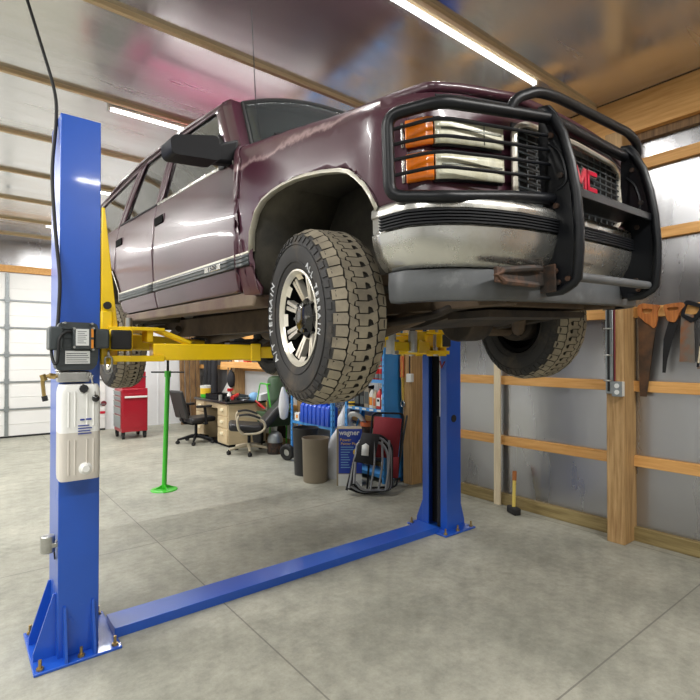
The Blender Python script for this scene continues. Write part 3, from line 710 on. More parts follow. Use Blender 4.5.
    for hy, pr in ((1.655, fd), (2.60, rd)):
        hz = 2.475+.01*(hy-1.6)
        h = tp(MB().box(sd*(xs(hy, hz)-.01), sd*(xs(hy, hz)+.003), hy-.085, hy+.085, hz-.034, hz+.034), 'door_handle', 'paint', pr, bevel=.008)
        tp(MB().box(sd*(xs(hy, hz)-.01), sd*(xs(hy, hz)+.012), hy-.075, hy+.085, hz-.028, hz+.028), 'handle_paddle', 'black_matte', pr, bevel=.006)
    # towing mirror
    mb = MB(); A = [(-1, -1), (1, -1), (1, 1), (-1, 1)]
    hd = rounded([(1.03, 2.558), (1.285, 2.542), (1.29, 2.615), (1.265, 2.638), (1.04, 2.685)], .03, 4)
    mb.prism([(sd*x, z-.015) for x, z in hd], .56, .69, 'xz')
    mr = tp(mb, 'side_mirror', 'black_plastic', bevel=.022, seg=3)
    mb = MB(); mb.prism([(sd*x, z) for x, z in [(.925, 2.56), (1.06, 2.545), (1.06, 2.62), (1.0, 2.66), (.90, 2.70)]], .60, .67, 'xz'); tp(mb, 'mirror_arm', 'black_plastic', mr, bevel=.015)
    tp(MB().prism([(sd*x, z-.015) for x, z in rounded([(1.05, 2.555), (1.275, 2.545), (1.28, 2.62), (1.05, 2.68)], .03)], .688, .694, 'xz'), 'mirror_glass', 'chrome', mr)
    # wheel housings
    for yc, ar in ((-.05, ARCH), (RC, RARCH)):
        mb = MB(); c0 = (yc, 1.95)
        pts = [(y, z+.012) for y, z in ar]
        if ar is ARCH: pts = [(.50, 1.82), (.43, 1.95)] + pts[1:-1] + [(-.53, 2.02), (-.56, 1.80)]
        else: pts = [(RC-.56, 1.80)] + pts + [(RC+.56, 1.80)]
        if ar is ARCH: pts = [(y, z + (.05 if -.4 < y < .3 else 0)) for y, z in pts]
        X0, X1 = sd*.955, sd*.50
        a = [V((X0, y, z)) for y, z in pts]; b_ = [V((sd*.74, y, z+.02)) for y, z in pts]; c_ = [V((X1, y, z+.02)) for y, z in pts]; n = len(a)
        for i, (y, z) in enumerate(pts): a[i].x = sd*((xf_ if ar is ARCH else xs)(y, z)-.02)
        mb.mesh(a+b_+c_, [(k*n+i, k*n+i+1, (k+1)*n+i+1, (k+1)*n+i) for k in range(2) for i in range(n-1)])
        mb.mesh(c_, [tuple(range(n))])
        tp(mb, 'wheel_housing', 'liner', solid=.01)

# hood
def hoodz(x, y):
    u = min(1., abs(x)/.84)
    return interp(TOPZ, y)+.068*(1-u**2.2) + .032*min(1, max(0, (.15-y)/.6)) + .012*max(0, 1-abs(abs(x)-.42)/.10)*(1 if y > -.5 else .5)
def plan(x):   # front edge of the front clip, y for a half-width x
    return interp([(0, -.752), (.3, -.75), (.47, -.744), (.70, -.722), (.80, -.706), (.845, -.692), (.872, -.665), (.892, -.62), (.915, -.57), (.945, -.525), (.965, -.49)], abs(x))
def hoodf(u, v):
    x = -.835+1.67*u; yb = .58-.12*(1-(abs(x)/.84)**2); yf = plan(x)+.012+.02*(abs(x)/.84)**4
    y = yb+(yf-yb)*v; z = hoodz(x, y)
    if v > .965: z -= .016*((v-.965)/.035)**2
    return V((x, y, z))
hd = tp(MB().grid(hoodf, 40, 44), 'hood', 'paint', solid=.035)
# hood lip seen from below
mb = MB(); mb.tube([V((x, plan(x)+.045, hoodz(x, plan(x))-.062)) for x in [-.82+1.64*i/40 for i in range(41)]], .016, 8); tp(mb, 'hood_seal', 'black_rubber', hd)
# cowl and wipers
mb = MB(); mb.grid(lambda u, v: V((-.83+1.66*u, (.60-.12*(1-(abs(-.83+1.66*u)/.84)**2))+.20*v, 2.665+.09*(1-abs(2*u-1)**2.2)+.02*v)), 20, 3); tp(mb, 'cowl_panel', 'black_plastic', solid=.01)
def wsf(u, v):
    x = -1+2*u; yb = .62-.15*(1-x*x); yt = .92-.09*(1-x*x); zb = 2.68+.075*(1-x*x); zt = 3.065+.10*(1-abs(x)**2.5)
    hw = .815+(.70-.815)*v
    return V((x*hw, yb+(yt-yb)*v, zb+(zt-zb)*v))
ws = tp(MB().grid(wsf, 24, 8), 'windshield', 'windshield', solid=.006)
mb = MB(); mb.tube([wsf(u/24, .0) for u in range(25)], .012, 6); mb.tube([wsf(0, v/8) for v in range(9)], .012, 6); mb.tube([wsf(1, v/8) for v in range(9)], .012, 6); mb.tube([wsf(u/24, 1) for u in range(25)], .012, 6)
tp(mb, 'windshield_seal', 'black_rubber', ws)
for ux, uy in ((.28, .16), (.62, .50)):
    a, b_ = wsf(ux, -.05), wsf(ux-.12, .30); o = V((0, -.02, .012)); mb = MB(); mb.tube([wsf(ux+.22, -.02)+o, wsf(ux+.05, .16)+o, wsf(ux-.02, .26)+o], .008, 6); mb.beam(wsf(ux-.2, .20)+o*.7, wsf(ux+.2, .34)+o*.7, .016, .012)
    tp(mb, 'wiper', 'black_plastic', ws)
for sd in (-1, 1):     # pillars beside the windshield
    u = 0 if sd < 0 else 1
    A = [wsf(u, v/8) for v in range(-1, 9)]; n = len(A)
    dl = [(.60+(.955-.60)*((i-1)/8)) for i in range(n)]
    Bp = [V((sd*(xs(y, z)+.002), y, z)) for y, z in [(dl[i], max(2.56, 2.60+(3.05-2.60)*((i-1)/8))) for i in range(n)]]
    mid = [(a+b)/2+V((sd*.018, -.014, .012)) for a, b in zip(A, Bp)]
    mb = MB(); mb.mesh(A+mid+Bp, [(k*n+i, k*n+i+1, (k+1)*n+i+1, (k+1)*n+i) for k in range(2) for i in range(n-1)]); tp(mb, 'windshield_pillar', 'paint', solid=.02)
# roof
def rooff(u, v):
    x = -1+2*u; y0 = .925-.09*(1-x*x); y = y0+(4.0-y0)*v
    z0 = interp([(.8, 3.03), (.93, 3.045), (1.2, 3.075), (1.54, 3.105), (1.9, 3.122), (2.4, 3.138), (3.0, 3.13), (3.6, 3.09), (4.0, 3.04)], y)
    hw = .80-.05*max(0, (1.1-y)/.2)-.04*max(0, (y-3.6)/.4)
    return V((x*hw, y, z0+.105*(1-abs(x)**3.2)))
rf = tp(MB().grid(rooff, 28, 30), 'roof', 'paint', solid=.03)
for sd in (-1, 1):
    mb = MB(); mb.tube([V((sd*.803, y, interp([(.9, 3.035), (1.54, 3.098), (2.4, 3.132), (3.0, 3.125), (3.9, 3.05)], y))) for y in [.93+.1*i for i in range(30)]], .012, 6); tp(mb, 'drip_rail', 'paint', rf)
    for y in (2.3, 3.6):
        pass
# roof rack
mb = MB()
for sd in (-1, 1):
    mb.tube(smooth_path([(sd*.66, 2.25, 3.19), (sd*.66, 2.33, 3.245), (sd*.66, 3.6, 3.22), (sd*.66, 3.68, 3.15)], .05), .014, 8)
for y in (2.6, 3.3): mb.beam((-.66, y, 3.255), (.66, y, 3.255), .05, .02)
tp(mb, 'roof_rack', 'black_plastic', rf)
# tail
mb = MB(); mb.grid(lambda u, v: V(((-1+2*u)*(xs(4.03, 1.95+.65*v)-.005), 4.06-.0*v, 1.95+.65*v)), 10, 8); tg = tp(mb, 'tailgate', 'paint', solid=.03)
mb = MB(); mb.grid(lambda u, v: V(((-1+2*u)*(.86-.12*v), 4.05-.12*v, 2.60+.46*v)), 10, 6); tp(mb, 'rear_glass', 'glass', tg, solid=.006)
mb = MB(); mb.prism(rounded([(-.95, 4.02), (.95, 4.02), (.93, 4.20), (-.93, 4.20)], .06), 1.86, 2.0, 'xy'); tp(mb, 'rear_bumper', 'chrome', bevel=.015)
for sd in (-1, 1): tp(MB().box(sd*.80, sd*.935, 4.02, 4.075, 2.15, 2.55), 'tail_lamp', 'red_badge', tg, bevel=.01)
# front clip: body-coloured panel round the lamps
def strip(x0, x1, z0, z1, off, n=24, slope=0.):
    mb = MB()
    def f(u, v):
        x = x0+(x1-x0)*u; y = plan(x); t = plan(x+.004)-plan(x-.004); nn = V((t, -.008, 0)).normalized()
        return V((x, y, 0)) + nn*off + V((0, 0, z0+(z1-z0)*v + slope*(1-(abs(x)/.84)**2)))
    return mb.grid(f, n, 4)
fp = MB()
def frontp(u, v):
    x = -.935+1.87*u; z1 = hoodz(x, plan(x))-.05; z1 = min(z1, 2.49)
    return V((x, plan(x)+.012+.02*v, 2.05+(z1-2.05)*v))
fc = tp(fp.grid(frontp, 60, 8), 'front_clip', 'paint', solid=.02)
for sd in (-1, 1):
    a, b_ = (.535, .852)
    for z0, z1, nm in ((2.272, 2.357, 'headlamp'), (2.150, 2.240, 'headlamp')):
        xa, xb = sorted((sd*a, sd*b_))
        tp(strip(xa-.006, xb+.004, z0-.008, z1+.008, .000, slope=.045), 'headlamp_recess', 'black_plastic', fc, solid=.01)
        h = tp(strip(xa, xb, z0, z1, .012, slope=.045), nm, 'lamp_clear', solid=.022)
        mb = strip(xa+.012, xb-.012, z0+.045, z0+.052, .0135, 16, slope=.045); tp(mb, 'lens_rib', 'lamp_inner', h, solid=.003)
        if z0 > 2.2:
            mb = strip(min(sd*.64, sd*.645), max(sd*.64, sd*.645), z0+.004, z1-.004, .0135, 3, slope=.045); tp(mb, 'lens_divider', 'lamp_inner', h, solid=.003)
        xa, xb = sorted((sd*.857, sd*.902))
        tp(strip(xa, xb, z0-.002, z1+.004, .012), 'marker_lamp', 'amber', solid=.022)
        xa, xb = sorted((sd*.905, sd*.909)); tp(strip(xa, xb, z0, z1, .010, 4), 'marker_trim', 'chrome', fc, solid=.006)
# grille
gz0, gz1, gw = 2.105, 2.425, .478
gf = MB()
fr = smooth_path([(-gw, 0, gz0+.05), (-gw, 0, gz1-.04), (-gw+.07, 0, gz1), (0, 0, gz1+.012), (gw-.07, 0, gz1), (gw, 0, gz1-.04), (gw, 0, gz0+.05), (gw-.10, 0, gz0-.002), (0, 0, gz0-.008), (-gw+.10, 0, gz0-.002), (-gw, 0, gz0+.05)], .05, 5)
gf.tube([V((p.x, plan(p.x)-.014, p.z)) for p in fr[:-1]], .0125, 8, closed=True)
gr = tp(gf, 'grille', 'machined')
tp(strip(-gw+.01, gw-.01, gz0, gz1-.004, .002), 'grille_backing', 'black_rubber', gr, solid=.01)
mb = MB()
for i in range(11):
    z = gz0+.015+.027*i; mb.tube([V((x, plan(x)-.014, z)) for x in [-gw+.01+(2*gw-.02)*k/16 for k in range(17)]], .0035, 6)
for i in range(15):
    x = -gw+.03+(2*gw-.06)*i/14; mb.cyl((x, plan(x)-.010, gz0), (x, plan(x)-.010, gz1-.01), .003, n=6)
tp(mb, 'grille_bars', 'dark_grey', gr)
FM = lambda x, y, z: Matrix.Translation((x, y, z)) @ Matrix(((1, 0, 0, 0), (0, 0, -1, 0), (0, 1, 0, 0), (0, 0, 0, 1)))
def badge(e, y0, y1, name, m):
    # block letters G, M, C made of bars; e widens every bar
    w, h = .017+e, .046
    for nm, cx in (('G', -.092), ('M', .024), ('C', .138)):
        mb = MB(); B_ = lambda xa, xb, za, zb: mb.box(cx+min(xa, xb)-e, cx+max(xa, xb)+e, y0, y1, 2.292+za-e, 2.292+zb+e)
        hw = .050
        if nm == 'M':
            B_(-hw, -hw+.017, -h, h); B_(hw-.017, hw, -h, h)
            mb.beam((cx-hw+.008, (y0+y1)/2, 2.292+h-.002), (cx, (y0+y1)/2, 2.292-h*.45), y1-y0, .018+2*e, up=(1, 0, .4)); mb.beam((cx+hw-.008, (y0+y1)/2, 2.292+h-.002), (cx, (y0+y1)/2, 2.292-h*.45), y1-y0, .018+2*e, up=(1, 0, -.4))
        else:
            B_(-hw, -hw+.019, -h, h); B_(-hw, hw-.006, h-.018, h); B_(-hw, hw-.006, -h, -h+.018)
            if nm == 'G': B_(hw-.024, hw-.006, -h, .002); B_(.004, hw-.006, -.012, .004)
        tp(mb, name, m, gr)
badge(.0065, -.772, -.752, 'badge_edge', 'chrome')
badge(0, -.778, -.771, 'badge_letter', 'red_badge')
# bumper
PB = [(-.962, -.47), (-.965, -.52), (-.962, -.58), (-.955, -.64), (-.92, -.69), (-.87, -.735), (-.80, -.775), (-.70, -.81), (-.58, -.838), (-.42, -.855), (-.2, -.862), (0, -.864)]
PB = PB + [(-x, y) for x, y in PB[-2::-1]]
def sweep(prof, pts=PB, k=1):
    P = [V((x, y, 0)) for x, y in pts]; nrm = []
    for i in range(len(P)):
        t = (P[min(i+1, len(P)-1)]-P[max(i-1, 0)]).normalized(); nrm.append(V((t.y, -t.x, 0)))
    mb = MB(); R = [[mb.bm.verts.new(p+n*d+V((0, 0, z))) for d, z in prof] for p, n in zip(P, nrm)]
    for A, B in zip(R, R[1:]):
        for j in range(len(prof)-1): mb._f((A[j], B[j], B[j+1], A[j+1]))
    return mb
bp = tp(sweep([(-.09, 2.085), (-.05, 2.088), (-.015, 2.082), (-.002, 2.070), (0, 2.055), (0, 2.042), (-.006, 2.038), (-.006, 1.985), (0, 1.980), (-.004, 1.95), (-.018, 1.905), (-.042, 1.868), (-.062, 1.852), (-.10, 1.846)]), 'front_bumper', 'chrome', solid=.004)
rib = []
for i in range(5):
    z = 1.986+.0105*i; rib += [(-.002, z), (.010, z+.002), (.010, z+.0075), (-.002, z+.0095)]
tp(sweep(rib, PB[1:-1]), 'bumper_rub_strip', 'black_plastic', bp)
PD = [(x*.955, y+.06) for x, y in PB[3:-3]]; PD = [(PD[0][0], -.50)]+PD+[(PD[-1][0], -.50)]
tp(sweep([(-.03, 1.855), (.0, 1.845), (.004, 1.80), (.002, 1.752), (-.006, 1.737), (-.05, 1.735)], PD), 'air_dam', 'dam', solid=.006)
# brush guard: main wrap tube, uprights, rods, hoop, step
def wrap(z_c, z_e, fl):
    pass
lt = lambda s: smooth_path([(s*.36, -.835, 2.432), (s*.60, -.80, 2.408), (s*.875, -.735, 2.390), (s*.99, -.595, 2.362), (s*.99, -.595, 2.09), (s*.87, -.745, 2.072), (s*.60, -.81, 2.10), (s*.36, -.84, 2.122)], .045, 6)
mb = MB(); mb.tube(lt(-1), .0215, 14); gd = None
gd = tp(mb, 'brush_guard', 'guard')
tp(MB().tube(lt(1), .0215, 14), 'lamp_hoop', 'guard', gd)
UP = [(-.795, 2.465), (-.815, 2.482), (-.84, 2.480), (-.866, 2.443), (-.905, 2.353), (-.932, 2.243), (-.950, 2.129), (-.958, 2.0), (-.956, 1.909), (-.946, 1.808), (-.925, 1.78), (-.887, 1.758), (-.83, 1.756), (-.785, 1.775), (-.775, 1.82), (-.80, 1.93), (-.825, 2.07), (-.80, 2.14), (-.79, 2.30)]
for s in (-1, 1):
    dy = -.024 if s > 0 else 0.
    UPs = [(y+dy, z) for y, z in UP]
    mb = MB(); mb.prism(UPs, s*.355-.006, s*.355+.006, 'yz')
    up = tp(mb, 'guard_upright', 'guard', gd, bevel=.002)
    # rolled front edge
    fe_ = UPs[1:13]; cy, cz = -.84, 2.1
    mb = MB(); mb.tube([V((s*.355, y+.018, z-(.012 if z > 2.4 else -.012 if z < 1.8 else 0))) for y, z in fe_], .019, 10); tp(mb, 'upright_edge', 'guard', gd)
    mb = MB(); mb.tube(spline([(s*.355-.008, -.84, 2.33), (s*.355-.008, -.88, 2.28), (s*.355-.008, -.90, 2.18), (s*.355-.008, -.86, 2.15)], 5), .006, 6)
    tp(mb, 'plate_gusset', 'guard', gd)
    for y, z in ((-.845, 2.36), (-.88, 2.2), (-.86, 2.09), (-.86, 1.80), (-.85, 1.845), (-.90, 1.81)): tp(MB().cyl((s*.355-.018, y+dy, z), (s*.355+.018, y+dy, z), .011, n=6), 'upright_bolt', 'rust', gd)
    # mounting bracket reaching back under the bumper
    mb = MB(); mb.prism([(-.86, 1.87), (-.76, 1.865), (-.55, 1.80), (-.55, 1.755), (-.86, 1.765)], s*.378, s*.388, 'yz'); mb.box(*sorted((s*.36, s*.70)), -.815, -.80, 1.79, 1.845)
    tp(mb, 'guard_bracket', 'rust', gd, bevel=.003)
    mb = MB(); mb.tube([V((s*x, y, z)) for x, y, z in ((.42, -.82, 1.855), (.50, -.83, 1.85), (.66, -.815, 1.835), (.70, -.812, 1.815), (.66, -.812, 1.795), (.45, -.82, 1.79))], .012, 8); tp(mb, 'tow_hook', 'rust', gd)
    mb = MB()
    for zc, ze, zu in ((2.338, 2.312, 2.362), (2.281, 2.262, 2.308), (2.228, 2.210, 2.254), (2.178, 2.158, 2.200)):
        mb.tube(smooth_path([(s*.365, -.835, zu), (s*.60, -.79, zu-.01), (s*.885, -.725, zc), (s*.985, -.60, ze)], .06, 4), .0065, 8)
    tp(mb, 'guard_rods', 'guard', gd)
tp(MB().cyl((-.36, -.835, 2.432), (.36, -.835, 2.432), .0235, n=14), 'upper_crossbar', 'guard', gd)
tp(MB().cyl((-.36, -.925, 1.815), (.36, -.925, 1.815), .018, n=14), 'lower_crossbar', 'dam', gd)
tp(MB().tube(smooth_path([(-.585, -.80, 2.405), (-.56, -.82, 2.455), (-.47, -.845, 2.497), (-.34, -.855, 2.512), (.30, -.875, 2.520), (.40, -.870, 2.502), (.445, -.86, 2.46), (.45, -.84, 2.42)], .06, 5), .019, 12), 'top_hoop', 'guard', gd)
mb = MB(); mb.box(-.35, .35, -.945, -.80, 2.128, 2.138); mb.box(-.35, .35, -.948, -.940, 2.108, 2.140); tp(mb, 'step_plate', 'guard', gd, bevel=.002)
# antenna
tp(MB().tube([(-.83, .50, 2.655), (-.83, .54, 2.9), (-.80, .60, 3.42)], .0025, 6), 'antenna', 'black_plastic')
# ---- underbody
mb = MB()
for s in (-1, 1):
    for a, b_ in (((-.70, 1.80), (-.35, 1.80)), ((-.35, 1.80), (.05, 1.80)), ((.05, 1.80), (.55, 1.76)), ((.55, 1.76), (2.6, 1.765)), ((2.6, 1.765), (2.9, 1.90)), ((2.9, 1.90), (3.4, 1.90)), ((3.4, 1.90), (4.0, 1.83))):
        mb.beam((s*.46, a[0]-.02, a[1]), (s*.46, b_[0]+.02, b_[1]), .08, .15)
for y, z in ((-.55, 1.78), (.35, 1.74), (1.6, 1.76), (2.5, 1.78), (3.9, 1.85)): mb.beam((-.46, y, z), (.46, y, z), .09, .10)
fr_ = tp(mb, 'frame', 'frame', bevel=.006)
mb = MB(); mb.box(-.86, .86, .45, 4.0, 1.93, 1.98); mb.box(-.80, .80, .42, .50, 1.9, 2.62); mb.box(-.5, .5, -.55, .5, 2.0, 2.04); tp(mb, 'floor_pan', 'under')
mb = MB(); mb.prism([(-.30, 1.72), (.25, 1.70), (.30, 1.95), (-.32, 1.95)], -.2, .2, 'yz'); mb.cyl((0, .3, 1.83), (0, 1.05, 1.80), .17, .12, n=16); mb.box(-.14, .14, 1.0, 1.35, 1.72, 1.88); tp(mb, 'powertrain', 'under', bevel=.02)
mb = MB(); mb.cyl((0.05, 1.35, 1.80), (0, 3.0, 1.66), .04, n=14); mb.cyl((.12, 1.1, 1.74), (.22, .1, 1.68), .032, n=14); tp(mb, 'driveshaft', 'frame')
mb = MB(); mb.tube(smooth_path([(-.25, .25, 1.72), (-.28, 1.2, 1.70), (.25, 1.6, 1.72), (.28, 2.6, 1.74), (.6, 2.9, 1.86), (.6, 4.0, 1.84)], .15), .032, 10); mb.cyl((.27, 1.75, 1.73), (.28, 2.35, 1.73), .09, n=16); tp(mb, 'exhaust_pipe', 'frame')
tp(MB().box(-.40, .05, 1.75, 2.55, 1.70, 1.90), 'fuel_tank', 'under', bevel=.05)
mb = MB(); mb.cyl((-.80, RC, 1.62), (.80, RC, 1.62), .045, n=14); mb.sphere((.0, RC, 1.62), .15, sq=(1, 1, 1)); tp(mb, 'rear_axle', 'frame')
mb = MB()
for s in (-1, 1): tp(MB().tube(spline([(s*.55, 2.45, 1.76), (s*.55, 2.8, 1.66), (s*.55, RC, 1.60), (s*.55, 3.5, 1.68), (s*.55, 3.85, 1.82)], 6), .03, 8), 'leaf_spring', 'under')
mb = MB(); mb.cyl((.05, -.05, 1.70), (.25, -.05, 1.70), .12, n=16); mb.cyl((-.6, 0, 1.70), (.6, 0, 1.70), .028, n=12); tp(mb, 'front_axle', 'under', bevel=.01)
for s in (-1, 1):
    mb = MB(); mb.tube([(s*.42, -.22, 1.72), (s*.60, -.10, 1.645), (s*.76, 0, 1.63)], [.04, .04, .03], 8); mb.tube([(s*.42, .25, 1.72), (s*.60, .10, 1.645), (s*.76, 0, 1.63)], [.04, .04, .03], 8)
    mb.tube([(s*.40, -.15, 1.90), (s*.72, 0, 1.87)], .028, 8); mb.tube([(s*.40, .15, 1.90), (s*.72, 0, 1.87)], .028, 8)
    ctl = tp(mb, 'control_arm', 'frame')
    mb = MB(); mb.box(s*.70, s*.80, -.05, .05, 1.60, 1.90); mb.cyl((s*.72, 0, 1.71), (s*.84, 0, 1.71), .14, n=24); mb.cyl((s*.62, .06, 1.68), (s*.62, .10, 2.0), .03, n=10); tp(mb, 'steering_knuckle', 'under', ctl)
mb = MB(); mb.tube(spline([(-.62, .1, 1.66), (-.52, -.34, 1.70), (-.40, -.46, 1.74), (.40, -.46, 1.74), (.52, -.34, 1.70), (.62, .1, 1.66)], 6), .018, 8); mb.beam((-.42, -.48, 1.70), (.42, -.48, 1.70), .22, .03); tp(mb, 'sway_bar', 'under')
mb = MB(); mb.prism([(-.60, 1.76), (-.15, 1.66), (.20, 1.655), (.20, 1.675), (-.15, 1.68), (-.60, 1.78)], -.35, .35, 'yz'); tp(mb, 'skid_plate', 'under')
# cabin seen through the glass
mb = MB(); mb.prism([(.60, 2.2), (.98, 2.25), (.95, 2.55), (.80, 2.66), (.60, 2.66)], -.80, .80, 'yz'); tp(mb, 'dashboard', 'black_plastic', bevel=.03)
for x in (-.40, .40):
    for y in (1.45, 2.35):
        mb = MB(); mb.box(x-.26, x+.26, y-.3, y+.2, 2.12, 2.30); mb.prism([(y+.08, 2.28), (y+.22, 2.28), (y+.34, 2.80), (y+.22, 2.80)], x-.25, x+.25, 'yz'); mb.box(x-.12, x+.12, y+.24, y+.33, 2.83, 2.96); tp(mb, 'car_seat', 'fabric', bevel=.04)
mb = MB(); mb.tube([V((-.40+.18*math.cos(a), 1.02+.10*math.sin(a), 2.62+.16*math.sin(a))) for a in [2*PI*i/24 for i in range(24)]], .014, 8, closed=True); mb.cyl((-.40, 1.02, 2.62), (-.40, .90, 2.56), .03); tp(mb, 'steering_wheel', 'black_plastic')
# ---- wheels
def tire_mb():
    mb = MB(); R = .372
    prof = [(.208, -.095), (.214, -.112), (.230, -.122), (.262, -.130), (.300, -.133), (.330, -.129), (.352, -.120), (.366, -.106), (R, -.09), (R, .09), (.366, .106), (.352, .120), (.330, .129), (.300, .133), (.262, .130), (.230, .122), (.214, .112), (.208, .095), (.208, -.095)]
    mb.lathe(prof, (0, 0, 0), (1, 0, 0), 72, matf=lambda i: 2 if 7 <= i <= 9 else 0)
    q = V((1, 0, 0)).to_track_quat('Z', 'Y').to_matrix()
    def P(th, w, r): return q @ V((r*math.cos(th), r*math.sin(th), w))
    N = 50; da = 2*PI/N
    def block(poly, r0=.366, r1=.3845, mi=1):
        mb.mi = 0
        n = len(poly); edge = lambda w: r1-.020*max(0, (abs(w)-.085)/.03)**1.5
        c = (sum(p[0] for p in poly)/n, sum(p[1] for p in poly)/n)
        A = [mb.bm.verts.new(P(a, w, r0-.012*(abs(w) > .1))) for a, w in poly]
        B = [mb.bm.verts.new(P(c[0]+(a-c[0])*.98, c[1]+(w-c[1])*.98, edge(w))) for a, w in poly]
        mb.mi = 2
        for i in range(n): mb._f((A[i], A[(i+1) % n], B[(i+1) % n], B[i]))
        mb.mi = mi; mb._f(B)
    for k in range(N):
        t = k*da; j = .25*da
        rr = random.random()
        # shoulder blocks, two per pitch side, alternating length
        for s in (-1, 1):
            o = 0 if s < 0 else .5*da
            w1 = .120 if k % 2 else .112
            block([(t+o+.02*da, s*.072), (t+o+.40*da, s*.064), (t+o+.92*da, s*.070), (t+o+.94*da, s*w1), (t+o+.03*da, s*w1)])
            # interlocking intermediate blocks
            o2 = o+.3*da
            block([(t+o2, s*.060), (t+o2+.34*da, s*.061), (t+o2+.90*da, s*.064), (t+o2+1.2*da, s*.044), (t+o2+.86*da, s*.038), (t+o2+.70*da, s*.022), (t+o2+.30*da, s*.026), (t+o2+.20*da, s*.042)])
        o3 = .12*da
        block([(t+o3, -.035), (t+o3+.36*da, -.036), (t+o3+.44*da, -.020), (t+o3+.93*da, -.019), (t+o3+.95*da, .019), (t+o3+.46*da, .020), (t+o3+.38*da, .036), (t+o3+.02*da, .035)])
        # side lugs
        for s in (-1, 1):
            o = (0 if s < 0 else .5*da)+.1*da
            A = []
            for a, w, r in ((t+o, .120, .354), (t+o+.6*da, .120, .354), (t+o+.5*da, .1305, .330), (t+o+.1*da, .1305, .330)):
                A.append((a, s*(w+.004), r))
            mb.mi = 0; vs = [mb.bm.verts.new(P(a, w, r)) for a, w, r in A]; mb._f(vs)
            wv = [mb.bm.verts.new(P(a, w-s*.012, r)) for a, w, r in A]
            for i in range(4): mb._f((vs[i], vs[(i+1) % 4], wv[(i+1) % 4], wv[i]))
    mb.mi = 0
    for rr, hh in ((.318, .1335), (.246, .1285)):
        for s in (-1, 1): mb.tube([P(2*PI*i/60, s*hh, rr) for i in range(60)], .0022, 5, closed=True)
    return mb
def rim_mb():
    mb = MB(); mb.mi = 0
    mb.lathe([(.212, -.112), (.214, -.118), (.206, -.120), (.200, -.112), (.190, -.100), (.186, -.085), (.182, .10), (.208, .11), (.212, .10)], (0, 0, 0), (1, 0, 0), 56, matf=lambda i: 1 if i >= 4 else 0)
    mb.mi = 0
    q = V((1, 0, 0)).to_track_quat('Z', 'Y').to_matrix()
    for k in range(8):
        a = 2*PI*(k+.5)/8
        for da, w in ((-.078, .5), (.078, .5)):
            pr = [(.07, -.062, .009), (.13, -.078, .0095), (.192, -.094, .011)]
            R = Matrix.Rotation(a, 3, 'Z'); vs = []
            for r, h, hw in pr:
                for t, hh in ((-hw, h+.03), (-hw, h), (hw, h), (hw, h+.03)): vs.append(q @ (R @ V((r, t*.85+da*.19*(r/.19), hh))))
            mb.mesh(vs, [(4*i+j, 4*i+(j+1) % 4, 4*(i+1)+(j+1) % 4, 4*(i+1)+j) for i in range(2) for j in range(4)]+[(0, 1, 2, 3), (11, 10, 9, 8)])
    # notched outer ring
    for k in range(8):
        a0 = 2*PI*k/8
        poly = []
        A = [a0+(-.16+.32*i/8) for i in range(9)]
        ring = [q @ V((r*math.cos(a), r*math.sin(a), h)) for r, h in ((.172, -.090), (.198, -.107)) for a in A]
        mb.mesh(ring, [(i, i+1, 9+i+1, 9+i) for i in range(8)])
    mb.lathe([(.0, -.058), (.095, -.060), (.10, -.05), (.10, -.03)], (0, 0, 0), (1, 0, 0), 32)
    mb.mi = 1
    mb.lathe([(.0, -.030), (.186, -.030), (.186, -.01), (0, -.01)], (0, 0, 0), (1, 0, 0), 40)
    return mb
def cap_mb():
    mb = MB(); mb.lathe([(0, -.105), (.045, -.105), (.062, -.100), (.084, -.078), (.090, -.062), (.090, -.045)], (0, 0, 0), (1, 0, 0), 8)
    q = V((1, 0, 0)).to_track_quat('Z', 'Y').to_matrix()
    for k in range(6): a = 2*PI*k/6; p = q @ V((.066*math.cos(a), .066*math.sin(a), -.08)); mb.cyl(p, p+V((-.022, 0, 0)), .008, n=6)
    return mb
def letters(body, a_mid, r, size, x, sx=1., step=.125):
    mb = MB(); n = len(body)
    for i, ch in enumerate(body):
        if ch == ' ': continue
        # seen from -x: right is -y (front)... angle measured clockwise from the top as seen from outside
        a = a_mid + (i-(n-1)/2)*step
        # outside view: image right = -y, image up = +z
        c = V((x, -r*math.sin(a), r*math.cos(a)))
        right = V((0, -math.cos(a), -math.sin(a))); up = V((0, -math.sin(a), math.cos(a))); out = V((-1, 0, 0))
        mx = Matrix(((right.x, up.x, out.x, c.x), (right.y, up.y, out.y, c.y), (right.z, up.z, out.z, c.z), (0, 0, 0, 1)))
        mb.text(ch, size, mx, .002, sx=sx)
    return mb
WC = [(-.852, 0, 1.712, 0), (.880, -.01, 1.70, PI), (-.852, RC, 1.628, 0), (.852, RC, 1.628, PI)]
w0 = rim_mb().build('wheel', [M['machined'], M['black_matte']], suv, sharp=30)
tire_mb().build('tire', [M['tire'], M['tread'], M['groove']], w0, sharp=35)
cap_mb().build('center_cap', M['black_gloss'], w0, sharp=20)
letters('A/T TERRAIN', -1.62, .292, .054, -.1325, 1.0, .125).build('sidewall_lettering', M['letter'], w0)
letters('ALL TERRAIN', 1.25, .262, .036, -.1315, 1.0, .115).build('sidewall_marking', M['letter'], w0)
STEER = math.radians(-11.5)
for i, (x, y, z, r) in enumerate(WC):
    w = w0 if i == 0 else copy_tree(w0, suv)
    w.location = V((x, y, z))-TB
    w.rotation_euler = (math.radians((0, 40, 25, 70)[i])*(1 if r == 0 else -1), 0, r+((STEER, STEER*1.35, 0, 0)[i]))
# ------------------------------------------------------------------ things standing about
FACE = math.radians(-38.3)        # turned square to the corner the photo was taken from
def pt(t, mb, name, m, parent=None, **k):
    ms = [M[q] for q in m] if isinstance(m, (list, tuple)) else M[m]
    return mb.build(name, ms, parent or t, (0, 0, 0), **k)
